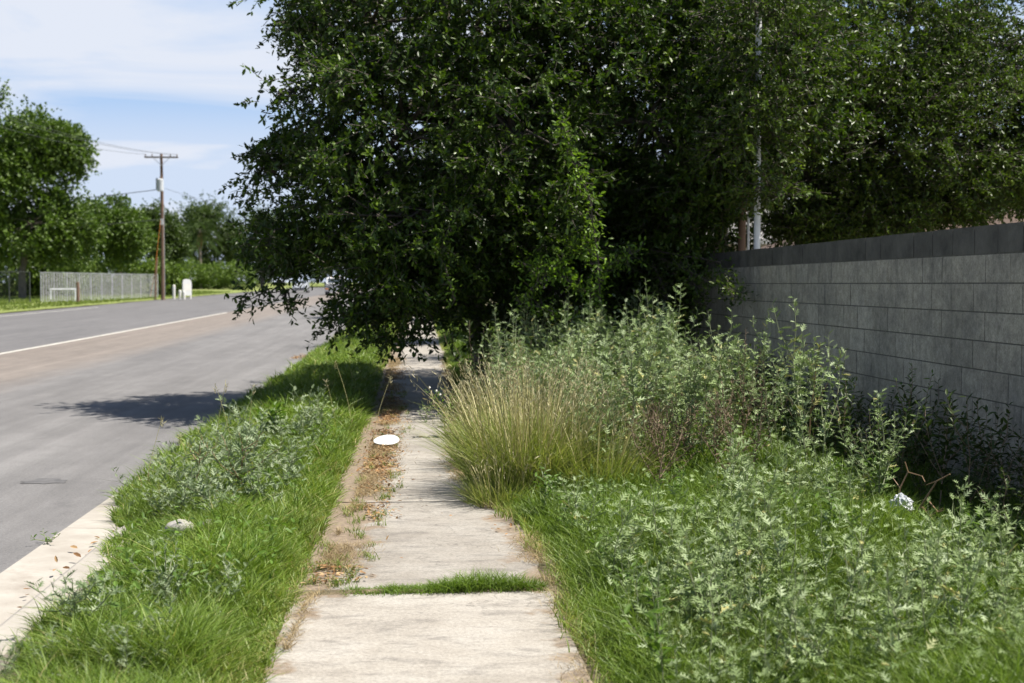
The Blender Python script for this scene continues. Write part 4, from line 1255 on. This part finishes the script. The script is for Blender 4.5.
# dry thatch
n = 32000
y = sampleY(r, n, 5.0, 30, 1.3)
x = np.where(r.random(n) < .7, LEFT_E(y) + .02 + np.abs(r.normal(0, .12, n)) * np.clip((y - 6.5) / 2, .15, 1), RIGHT_E(y) - np.abs(r.normal(0, .07, n)))
pt = (vnoise(np.stack([x, y], -1), 3, 31) > .42) & ((y > 7.3) | (r.random(n) < .2))
x, y = x[pt], y[pt]; n = len(x)
mb = MB()
blades(mb, r, x, y, gz(x, y) * 0 + rise(y) + .006, r.uniform(.02, .06, n), .003 * np.maximum(1, y / 8), r.uniform(1.0, 2.4, n), r.random(n), 2)
tag(mb.build('dry_grass', M['dry']), 'straw coloured dry grass along both edges of the sidewalk', 'dry grass', kind='stuff')
# fallen leaves
n = 8500
y = np.concatenate([sampleY(r, 5200, 7.2, 30, .7), r.uniform(11.5, 19, 3300)])
x = np.where(r.random(n) < .90, -.34 + r.normal(0, .085, n) - .12 * (y < 9.5), np.where(r.random(n) < .85, .58 + r.normal(0, .07, n), r.uniform(-.4, .5, n)))
pt = (vnoise(np.stack([x, y], -1), 2.2, 35) + .25 * np.exp(-((y - 13.5) / 3) ** 2) > .5) & (x < .75)
x, y = x[pt], y[pt]; n = len(x)
mb = MB()
put_leaves(mb, OAK, np.stack([x, y, rise(y) + r.uniform(.008, .03, n)], -1), rdir(r, n) * [1, 1, .25], unit(rdir(r, n) * .45 + [0, 0, 1]), r.uniform(.018, .042, n), r.random(n))
tag(mb.build('leaf_litter', M['litter']), 'brown fallen leaves gathered along the kerb side of the sidewalk', 'leaf litter', kind='stuff')
n = 500
x = r.uniform(-2.9, -2.1, n); y = 33 + r.normal(0, .5, n) + (x + 2.5) * .4
x[:60] = -2.12 + r.normal(0, .04, 60); y[:60] = r.uniform(6, 14, 60)
mb = MB()
put_leaves(mb, OAK, np.stack([x, y, rise(y) - .115 + r.uniform(0, .02, n)], -1), rdir(r, n) * [1, 1, .2], unit(rdir(r, n) * .4 + [0, 0, 1]), r.uniform(.03, .07, n), r.random(n))
tag(mb.build('leaf_litter', M['litter']), 'rusty leaf litter lying in the gutter beside the kerb', 'leaf litter', kind='stuff')

def join_mesh(name, st, lf, ms, ml):
    """one plant as one mesh with two materials (small plants in a crowd)"""
    o = lf.build(name, ml, link=False)
    me = o.data
    o2 = st.build(name, ms, link=False)
    mb = MB(); mb.v = lf.v + st.v; mb.a = lf.a + st.a; mb.f = lf.f + [f + lf.n for f in st.f]; mb.n = lf.n + st.n
    o3 = mb.build(name, ml, link=False)
    o3.data.materials.append(ms)
    nf = sum(len(f) for f in lf.f); tot = sum(len(f) for f in mb.f)
    idx = np.zeros(len(o3.data.polygons), np.int32); idx[nf:] = 1
    o3.data.polygons.foreach_set("material_index", idx)
    bpy.data.objects.remove(o); bpy.data.objects.remove(o2)
    return o3


# ------------------------------------------------------------------ bunchgrass
def bunch(lb, cx, cy, rad, ht, n, ns, seed, lean_bias=math.pi):
    r = np.random.default_rng(seed)
    z0 = float(gz(np.array([cx]), np.array([cy]))[0])
    root = empty('bunchgrass', (cx, cy, z0), lb, 'grass clump')
    an = r.random(n) * 6.283; rr = rad * np.sqrt(r.random(n))
    x, y = rr * np.cos(an), rr * 1.25 * np.sin(an)
    bd = np.where(r.random(n) < .75, np.arctan2(y, x) + r.normal(0, .5, n), r.random(n) * 6.283)
    mb = MB(); blades(mb, r, x, y, np.zeros(n) - .02, ht * r.uniform(.4, .85, n), r.uniform(.0045, .009, n), r.uniform(.25, .95, n) * (.5 + .7 * rr / rad), np.clip(r.normal(.5, .22, n), 0, 1), 4, bd)
    mb.build('blades', M['bunch'], root)
    an = r.random(ns) * 6.283; rr = rad * np.sqrt(r.random(ns))
    x, y = rr * np.cos(an), rr * 1.25 * np.sin(an)
    ang = np.arctan2(y, x) + r.normal(0, .4, ns); ln = r.uniform(.08, .5, ns) * (.5 + .6 * rr / rad); hh = ht * r.uniform(.75, 1.12, ns)
    stk = MB(); blades(stk, r, x, y, np.zeros(ns), hh, r.uniform(.007, .012, ns), ln, r.random(ns), 4, ang)
    tip = np.stack([x + np.cos(ang) * ln * hh, y + np.sin(ang) * ln * hh, hh * (1 - .28 * ln)], -1)
    k = 4
    ti = np.repeat(np.arange(ns), k)
    ld = np.stack([np.cos(ang), np.sin(ang), 0 * ang], -1)
    pos = tip[ti] - (ld[ti] * ln[ti, None] * .7 + [0, 0, .75]) * (np.tile(np.linspace(0, 1, k), ns) * .13)[:, None]
    mb = MB(); put_leaves(mb, LANCE, pos, unit(ld[ti] * ln[ti, None] + [0, 0, .9] + rdir(r, ns * k) * .75), rdir(r, ns * k), r.uniform(.03, .06, ns * k), r.random(ns * k), np.full(ns * k, .022))
    o = join_mesh('seed_stalks', mb, stk, M['seed'], M['stalk']) if False else join_mesh('seed_stalks', stk, mb, M['stalk'], M['seed'])
    COL.objects.link(o); o.parent = root
    return root


bunch('big pale bunchgrass clump leaning over the right edge of the sidewalk', 0.84, 10.8, .44, .98, 3000, 330, 201)
bunch('straw topped bunchgrass clump behind the big one by the sidewalk', 1.08, 12.3, .42, 1.05, 1500, 100, 202)
bunch('lower greener bunchgrass clump in front of the silvery weed bank', 1.34, 10.5, .34, .72, 1300, 70, 203)
bunch('small green bunchgrass tuft sprawling onto the sidewalk at the foot of the big clump', 0.60, 10.2, .2, .5, 900, 40, 204)
bunch('thin pale bunchgrass tuft beside the sidewalk behind the big clump', 0.55, 12.2, .2, .8, 600, 90, 205)

# ------------------------------------------------------------------ weeds
def weed_parts(r, h, n_br, leaf, tmpl, spread, stem_r, top_only=.0, curve=.06, dens=1.0, width=1.0):
    """returns stem MB and leaf MB for a plant of height h standing on the origin"""
    st, lf = MB(), MB()
    axes = []
    ph = r.random() * 6.283
    tt = np.linspace(0, 1, 7)
    bx_ = np.cumsum(r.normal(0, curve * h / 3, 7)); by_ = np.cumsum(r.normal(0, curve * h / 3, 7))
    main = np.stack([bx_ - bx_[0], by_ - by_[0], tt * h], -1)
    axes.append((main, stem_r, .12))
    for k in range(n_br):
        s_ = r.uniform(.15, .75)
        p0 = np.array([np.interp(s_, tt, main[:, j]) for j in range(3)])
        a_ = ph + k * 2.4 + r.normal(0, .3)
        L = h * (1 - s_) * r.uniform(.6, 1.0) + .05
        t2 = np.linspace(0, 1, 5)[:, None]
        d = np.array([math.cos(a_), math.sin(a_), 0])
        axes.append((p0 + d * spread * L * (1 - (1 - t2) ** 1.6) + np.array([0, 0, 1]) * L * .85 * t2 + r.normal(0, .012, (5, 3)) * t2, stem_r * .6, 0.05))
    for pts, sr, start in axes:
        st.tube(pts, np.linspace(sr, sr * .35, len(pts)), 5, cap=False)
        L = np.linalg.norm(np.diff(pts, axis=0), axis=1).sum()
        m_ = max(4, int(L / .021 * dens))
        u = np.linspace(max(start, top_only), 1, m_) * (len(pts) - 1)
        p = np.stack([np.interp(u, np.arange(len(pts)), pts[:, j]) for j in range(3)], -1)
        az = np.arange(m_) * 2.399 + r.random() * 6 + r.normal(0, .25, m_)
        el = r.uniform(-.1, .85, m_) + .25 * u / (len(pts) - 1)
        dd = np.stack([np.cos(az) * np.cos(el), np.sin(az) * np.cos(el), np.sin(el)], -1)
        sz = leaf * r.uniform(.6, 1.25, m_) * (1.05 - .45 * u / (len(pts) - 1))
        nn = unit(np.array([0, 0, 1.0]) + rdir(r, m_) * .55 - dd * .2)
        put_leaves(lf, tmpl, p, dd, nn, sz, np.clip(r.normal(.5, .25, m_), 0, 1), sz * width)
    return st, lf


r = np.random.default_rng(301)
small = [join_mesh('silver_weed', *weed_parts(r, r.uniform(.32, .56), int(r.integers(1, 4)), r.uniform(.085, .13), LOBED, .34, .004, dens=r.uniform(.5, .75), width=1.0), M['silver_stem'], M['silver']) for _ in range(14)]
tall = [join_mesh('tall_silver_weed', *weed_parts(r, r.uniform(.85, 1.15), int(r.integers(4, 8)), r.uniform(.085, .125), LOBED, .34, .006, dens=.66, width=1.2), M['silver_stem'], M['silver']) for _ in range(8)]
dead = [join_mesh('dead_weed', *weed_parts(r, r.uniform(.6, .85), 7, .05, LANCE, .5, .005, dens=.8), M['brownstem'], M['brownweed']) for _ in range(4)]
green = [join_mesh('green_weed', *weed_parts(r, r.uniform(.4, .7), 4, .10, LANCE, .45, .005, dens=.7, width=1.6), M['silver_stem'], M['broad']) for _ in range(5)]


shadew = [join_mesh('shade_toned_weed', *weed_parts(r, r.uniform(.45, .8), 5, .08, LANCE, .5, .005, dens=.9, width=1.4), M['brownstem'], M['shade']) for _ in range(5)]


def scatter(protos, spots, r, label, cat, group, lo=.8, hi=1.2, tilt=.14):
    for (x, y) in spots:
        p = protos[int(r.integers(len(protos)))]
        o = p.copy(); COL.objects.link(o)
        s_ = r.uniform(lo, hi)
        o.location = (x, y, float(gz(np.array([x]), np.array([y]))[0]) - .02)
        o.rotation_euler = (r.normal(0, tilt), r.normal(0, tilt), r.random() * 6.283)
        o.scale = (s_, s_, s_ * r.uniform(.9, 1.1))
        tag(o, label, cat, group)


def spots_in(r, n, fx0, fx1, y0, y1, ok, dmin):
    out = []
    tries = 0
    while len(out) < n and tries < n * 80:
        tries += 1
        y = r.uniform(y0, y1); x = r.uniform(fx0(y), fx1(y))
        if not ok(x, y): continue
        if all((x - a) ** 2 + (y - b_) ** 2 > dmin ** 2 for a, b_ in out): out.append((x, y))
    return out


dens_n = lambda x, y, s: float(vnoise(np.array([[x, y]]), .9, s)[0])
fg = spots_in(r, 205, lambda y: .95, lambda y: min(2.9, .433 * y + .5), 5.0, 9.6, lambda x, y: dens_n(x, y, 61) > .34 and not (6.6 < y < 8.4 and 2.15 < x * 8.0 / y < 3.1) and not (7.8 < y < 9.6 and 1.0 < x < 1.9 and dens_n(x, y, 62) > .35), .085)
scatter(small, fg, r, 'knee high silvery weed lost among its likes in the dense patch right of the sidewalk', 'weed', 'silvery weeds in the patch right of the sidewalk', .5, 1.1)
bank = spots_in(r, 92, lambda y: 1.1 if y < 12 else .8, lambda y: 2.95, 9.8, 15.5, lambda x, y: dens_n(x, y, 64) > .24 and not (x < 1.35 and y < 12.2), .16)
scatter(tall, bank, r, 'waist high silvery weed in the thick bank between bunchgrass and wall', 'weed', 'tall silvery weeds in the bank by the wall', .78, 1.2, .1)
bank2 = spots_in(r, 36, lambda y: .85, lambda y: 3.0, 14.5, 19, lambda x, y: True, .2)
scatter(tall, bank2, r, 'tall silvery weed standing at the foot of the oak trunks', 'weed', 'tall weeds at the foot of the oak', 1.05, 1.5, .08)
dd_ = spots_in(r, 19, lambda y: 1.45, lambda y: 2.5, 9.6, 12.0, lambda x, y: True, .12)
scatter(dead, dd_, r, 'dry brown dead weed standing inside the silvery weed bank', 'weed', 'dead brown weeds in the weed bank', .8, 1.15)
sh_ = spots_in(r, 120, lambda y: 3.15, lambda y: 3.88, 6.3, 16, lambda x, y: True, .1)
scatter(shadew, sh_, r, 'green weed with shadow painted into its leaf colour at the foot of the block wall', 'weed', 'shaded weeds along the wall', .5, 1.15)
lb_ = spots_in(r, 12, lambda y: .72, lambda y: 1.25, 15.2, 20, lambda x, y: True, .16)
scatter(shadew, lb_, r, 'weed with shade painted into its leaf colour crowding the sidewalk edge beside the oak trunk', 'weed', 'shaded weeds at the oak trunk', 1.1, 1.7)
gsp = spots_in(r, 34, lambda y: .85, lambda y: min(3.0, .433 * y + .4), 5.0, 10, lambda x, y: True, .15)
scatter(green, gsp, r, 'bright green broadleaf weed among the silvery weeds right of the sidewalk', 'weed', 'broadleaf weeds right of the sidewalk', .4, .75)
# the countless low seedlings between them
r = np.random.default_rng(333)
n = 4500
y = sampleY(r, n, 4.6, 14, 1.2); x = r.uniform(.9, 2.8, n)
ok = (x < .433 * y + .8) & (vnoise(np.stack([x, y], -1), .9, 61) > .3)
x, y = x[ok], y[ok]; n = len(x)
mb = MB()
put_leaves(mb, LOBED, np.stack([x, y, gz(x, y) + r.uniform(.03, .28, n)], -1), rdir(r, n) * [1, 1, .6] + [0, 0, .35], unit(rdir(r, n) * .5 + [0, 0, 1]), r.uniform(.04, .085, n), np.clip(r.normal(.4, .22, n), 0, 1))
tag(mb.build('weed_seedlings', M['silver']), 'low silvery seedlings and runners carpeting the ground under the weeds', 'ground cover', kind='stuff')


def weed(name, lb, x, y, h, n_br, leaf, tmpl, spread, mstem, mleaf, seed, top_only=0, stem_r=.006, tilt=(0, 0), dens=1.0, width=1.0, flowers=None, group=None, curve=.06):
    r = np.random.default_rng(seed)
    root = empty(name, (x, y, float(gz(np.array([x]), np.array([y]))[0]) - .02), lb, 'weed', group)
    st, lf = weed_parts(r, h, n_br, leaf, tmpl, spread, stem_r, top_only, curve, dens, width)
    st.build('stem', M[mstem], root); lf.build('leaves', M[mleaf], root)
    root.rotation_euler = (tilt[0], tilt[1], 0)
    return root


def wat(px, Y): return P(px, 340, Y)[0]


weed('tall_weed', 'tallest silvery weed spire in front of the wall, above the weed bank', wat(770, 10.6), 10.6, 1.26, 4, .075, LOBED, .22, 'silver_stem', 'silver', 401)
weed('tall_weed', 'leaning weed with bare pinkish stem and leafy tip in front of the wall', wat(806, 10.3), 10.3, 1.05, 3, .085, LOBED, .3, 'redstem', 'silver', 402, top_only=.62, stem_r=.009, tilt=(0, .12), curve=.02)
weed('tall_weed', 'bushy pale silvery weed at the edge of the wall shadow above the white bag', wat(882, 8.6), 8.6, .82, 9, .085, LOBED, .55, 'silver_stem', 'silver', 403)
weed('tall_weed', 'upright silvery weed tip left of the tallest spire beside a dead stalk', wat(722, 11.2), 11.2, 1.12, 5, .075, LOBED, .3, 'silver_stem', 'silver', 404)
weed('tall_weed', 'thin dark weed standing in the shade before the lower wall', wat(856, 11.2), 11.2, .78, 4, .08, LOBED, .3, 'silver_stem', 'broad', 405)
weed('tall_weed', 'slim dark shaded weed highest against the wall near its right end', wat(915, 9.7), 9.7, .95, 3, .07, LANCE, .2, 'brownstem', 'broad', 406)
weed('dead_stalk', 'thin brown dead stalk with ragged head behind the weed bank before the wall', wat(742, 11.6), 11.6, 1.1, 6, .05, LANCE, .25, 'brownstem', 'brownweed', 407)
# kerb strip weeds
weed('grey_weed', 'spiny grey green weed with purple brown stem in the middle of the kerb strip', wat(238, 10.2), 10.2, .52, 8, .13, LOBED, 1.0, 'redstem', 'thistle', 411, stem_r=.007, dens=1.0)
weed('grey_weed', 'leafy dark weed at the kerb edge nearest the road', wat(150, 10.9), 10.9, .5, 4, .075, LANCE, .5, 'redstem', 'thistle', 412, width=1.4)
weed('grey_weed', 'pale weed with white bud left of the spiny grey weed', wat(198, 10.6), 10.6, .45, 5, .09, LOBED, .8, 'redstem', 'thistle', 413, dens=1.0)
weed('grey_weed', 'bright green broadleaf weed at the far end of the kerb strip before the shadow', wat(272, 13.8), 13.8, .42, 4, .12, LANCE, .5, 'silver_stem', 'broad', 414, width=1.9)
weed('grey_weed', 'silvery weed standing before the oak shadow in the kerb strip', wat(322, 14.2), 14.2, .48, 6, .085, LOBED, .6, 'silver_stem', 'silver', 415)
weed('grey_weed', 'grey weed right of the spiny one, nearer the sidewalk', wat(292, 10.8), 10.8, .42, 5, .09, LOBED, .8, 'silver_stem', 'thistle', 416, dens=1.0)
weed('grey_weed', 'dark grey green weed in the lower left corner of the kerb strip', wat(70, 6.3), 6.3, .28, 7, .10, LOBED, 1.1, 'silver_stem', 'thistle', 417, dens=1.0)
weed('grey_weed', 'low sprawling grey weed just behind the pair of stones', wat(190, 9.7), 9.7, .36, 7, .09, LOBED, 1.0, 'silver_stem', 'thistle', 418, dens=1.0)
weed('grey_weed', 'small broad leaved weed low in the near kerb strip', wat(120, 6.0), 6.0, .14, 4, .10, LANCE, 1.0, 'silver_stem', 'broad', 419, dens=.6, width=2.6)
weed('grey_weed', 'small pale weed in the strip grass midway between kerb and sidewalk', wat(165, 7.0), 7.0, .26, 5, .08, LOBED, .8, 'silver_stem', 'thistle', 420, dens=1.0)
o = weed('gutter_weed', 'tiny green weed sprouting at the edge of the gutter', -2.47, 9.45, .04, 4, .04, LANCE, 1.6, 'silver_stem', 'broad', 421, dens=1.0, width=1.6); o.location.z = -.135
weed('grey_weed', 'small green seedling standing on the sidewalk edge in the oak shade', wat(427, 16.2), 16.2, .3, 3, .08, LOBED, .4, 'silver_stem', 'silver', 422)

r = np.random.default_rng(450)
kw = [join_mesh('grey_weed', *weed_parts(r, r.uniform(.22, .42), int(r.integers(4, 8)), r.uniform(.07, .10), LOBED, .9, .004, dens=.8), M['silver_stem'], M['thistle']) for _ in range(6)]
ks = spots_in(r, 44, lambda y: -2.3 if y > 10.5 else -1.75, lambda y: -.95, 9.2, 15.5, lambda x, y: True, .14)
scatter(kw, ks, r, 'grey green weed scattered through the kerb strip between road shadow and stones', 'weed', 'grey weeds in the kerb strip', .7, 1.25, .2)
ks = spots_in(r, 16, lambda y: -1.7, lambda y: -.9, 5.2, 8.6, lambda x, y: True, .2)
scatter(kw, ks, r, 'small grey green weed in the lush grass at the near end of the kerb strip', 'weed', 'small grey weeds in the near grass', .4, .7, .2)
n = 2600
y = sampleY(r, n, 4.8, 16, 1.2); x = r.uniform(-2.0, -.75, n)
ok = (x > KERB_E(y) + .1) & (vnoise(np.stack([x, y], -1), 1.3, 77) > .52)
x, y = x[ok], y[ok]; n = len(x)
mb = MB()
put_leaves(mb, OAK, np.stack([x, y, gz(x, y) + r.uniform(.05, .22, n)], -1), rdir(r, n) * [1, 1, .5], unit(rdir(r, n) * .5 + [0, 0, 1]), r.uniform(.03, .06, n), r.random(n))
tag(mb.build('clover', M['broad']), 'small broad leaved ground cover growing through the strip grass', 'ground cover', kind='stuff')

# tall single stalks of grass on the strip
r = np.random.default_rng(500)
for px, Y, hh, lb in ((140, 11.6, .82, 'leaning straw stalk highest over the road edge'), (176, 11.9, .5, 'thin seed stalk left of the short pair over the road edge'), (195, 12.1, .62, 'reddish topped seed stalk in front of the road shadow'), (213, 12.4, .72, 'pale upright grass stalk crossing the road shadow'),
                      (232, 12.8, .66, 'seed stalk with spread head near the middle of the road shadow'), (247, 13.2, .62, 'seed stalk at the right end of the road shadow'), (352, 15.4, .75, 'tall dry stalk in the dark oak shade of the strip'), (372, 14.6, .72, 'leaning pale stalk between shade and sidewalk'), (336, 15.0, .55, 'short seed stalk at the oak shade border')):
    x = wat(px, Y)
    z0 = float(gz(np.array([x]), np.array([Y]))[0])
    rt = empty('grass_stalk', (x, Y, z0), lb, 'grass stalk', 'single seed stalks in the kerb strip')
    an = r.uniform(2.6, 3.6) if r.random() < .5 else r.uniform(-.5, .5); ln = r.uniform(.05, .3)
    tt = np.linspace(0, 1, 7)
    pts = np.stack([math.cos(an) * ln * hh * tt ** 1.5, math.sin(an) * ln * hh * tt ** 1.5, hh * tt], -1)
    MB().tube(pts, np.linspace(.003, .0016, 7), 5, a=.5).build('stem', M['stalk'], rt)
    k = 14
    mb = MB(); put_leaves(mb, LANCE, pts[-1] - np.array([0, 0, 1]) * r.uniform(0, .09, k)[:, None], unit(rdir(r, k) * .8 + [0, 0, .9]), rdir(r, k), r.uniform(.02, .06, k), r.random(k), np.full(k, .014))
    mb.build('seed_head', M['seed'], rt)

# flowering weed at right edge of the sidewalk
x = wat(445, 14.6)
ww = weed('flowering_weed', 'dark leafy weed with small white flower heads beside the shaded sidewalk', x, 14.6, .62, 7, .08, LANCE, .55, 'redstem', 'broad', 431, width=1.5)
for k in range(3):
    a_ = k * 1.1; 
    V = np.array([[.013 * math.cos(j * .785), .013 * math.sin(j * .785), .008] for j in range(8)] + [[0, 0, .028], [0, 0, -.012]])
    V = V + np.array([-.12 + .07 * math.cos(a_), .05 * math.sin(a_), .55 + .035 * (k % 3)])
    MB().add(V, [[j, (j + 1) % 8, 8] for j in range(8)] + [[(j + 1) % 8, j, 9] for j in range(8)]).build('flower_head', M['cream'], ww)

# ------------------------------------------------------------------ litter and small things
# foam plate
x = wat(386, 13.8)
th = np.arange(28) * 2 * math.pi / 28
prof = [(.0, 0), (.075, 0), (.085, .004), (.112, .02), (.128, .022), (.129, .018), (.112, .015), (.085, -.002), (0, -.004)]
V = np.array([[rr * math.cos(a_), rr * math.sin(a_) * .92, zz + .004 * math.sin(2 * a_)] for rr, zz in prof for a_ in th])
Fp = [[i * 28 + j, i * 28 + (j + 1) % 28, (i + 1) * 28 + (j + 1) % 28, (i + 1) * 28 + j] for i in range(len(prof) - 1) for j in range(28)]
pl = MB().add(V, Fp).build('foam_plate', M['white'], smooth=True)
pl.location = (x, 13.8, .045); pl.rotation_euler = (math.radians(16), math.radians(-7), 0.3)
tag(pl, 'white foam plate lying on the leaf litter at the sidewalk edge', 'plate')

# crumpled bag
r = np.random.default_rng(601)
u_, v_ = np.meshgrid(np.linspace(0, 2 * math.pi, 26, endpoint=False), np.linspace(0.02, math.pi - .02, 16))
D = np.stack([np.cos(u_) * np.sin(v_), np.sin(u_) * np.sin(v_), np.cos(v_)], -1).reshape(-1, 3)
kk = .7 + .55 * vnoise(D, 3.2, 7) + .35 * (vnoise(D, 7.5, 8) - .5)
V = D * kk[:, None] * np.array([.07, .05, .065])
Fb = [[i * 26 + j, i * 26 + (j + 1) % 26, (i + 1) * 26 + (j + 1) % 26, (i + 1) * 26 + j] for i in range(15) for j in range(26)]
bg_ = MB().add(V, Fb).build('plastic_bag', M['bagwhite'])
q = P(901, 513, 8.25); bg_.location = (q[0], 8.25, max(q[2], .26)); tag(bg_, 'crumpled white plastic bag caught in the weeds by the dead twigs', 'bag')

# dead twigs
def twig(lb, pts, rad, subs, seed):
    pts = np.array(pts); rt = empty('dead_twig', pts[0], lb, 'twig')
    MB().tube(pts - pts[0], np.linspace(rad, rad * .5, len(pts)), 6).build('stem', M['redstem'], rt)
    for s_ in subs:
        s_ = np.array(s_)
        MB().tube(s_ - pts[0], np.linspace(rad * .6, rad * .3, len(s_)), 5).build('side_shoot', M['redstem'], rt)


twig('longest bare orange brown twig reaching up out of the wall shadow', [P(912, 520, 8.2), P(926, 498, 8.15), P(937, 481, 8.1), P(950, 474, 8.05)], .008, [[P(937, 481, 8.1), P(926, 485, 8.2)], [P(926, 498, 8.15), P(938, 512, 8.0), P(945, 510, 8.0)]], 1)
twig('bare twig lying low beside the white bag', [P(922, 507, 8.1), P(934, 521, 8.05), P(952, 526, 8.0)], .007, [[P(930, 516, 8.07), P(943, 508, 8.0)]], 2)
twig('upright broken brown stem just above the white bag', [P(897, 508, 8.3), P(900, 488, 8.3), P(908, 472, 8.3), P(905, 462, 8.3)], .007, [[P(900, 488, 8.3), P(893, 478, 8.35)], [P(908, 472, 8.3), P(922, 476, 8.2), P(925, 482, 8.15)]], 3)
twig('long thin twig slanting down into the dark grass by the wall', [P(940, 530, 7.8), P(960, 538, 7.7), P(975, 545, 7.6)], .005, [[P(960, 538, 7.7), P(966, 527, 7.7)]], 4)
# stones
for px, py, Y, s_, lb in ((180, 549, 8.5, .075, 'larger grey stone half sunk in the strip grass'), (208, 547, 8.6, .045, 'smaller pale stone right of the larger one in the strip grass')):
    D2 = D.copy(); k2 = .85 + .35 * vnoise(D2, 1.8, int(px))
    st = MB().add(D2 * k2[:, None] * np.array([1.2, .9, .7]) * s_, Fb).build('stone', M['stone'], smooth=True)
    q = P(px, py, Y); st.location = (q[0], Y, .13); tag(st, lb, 'stone')
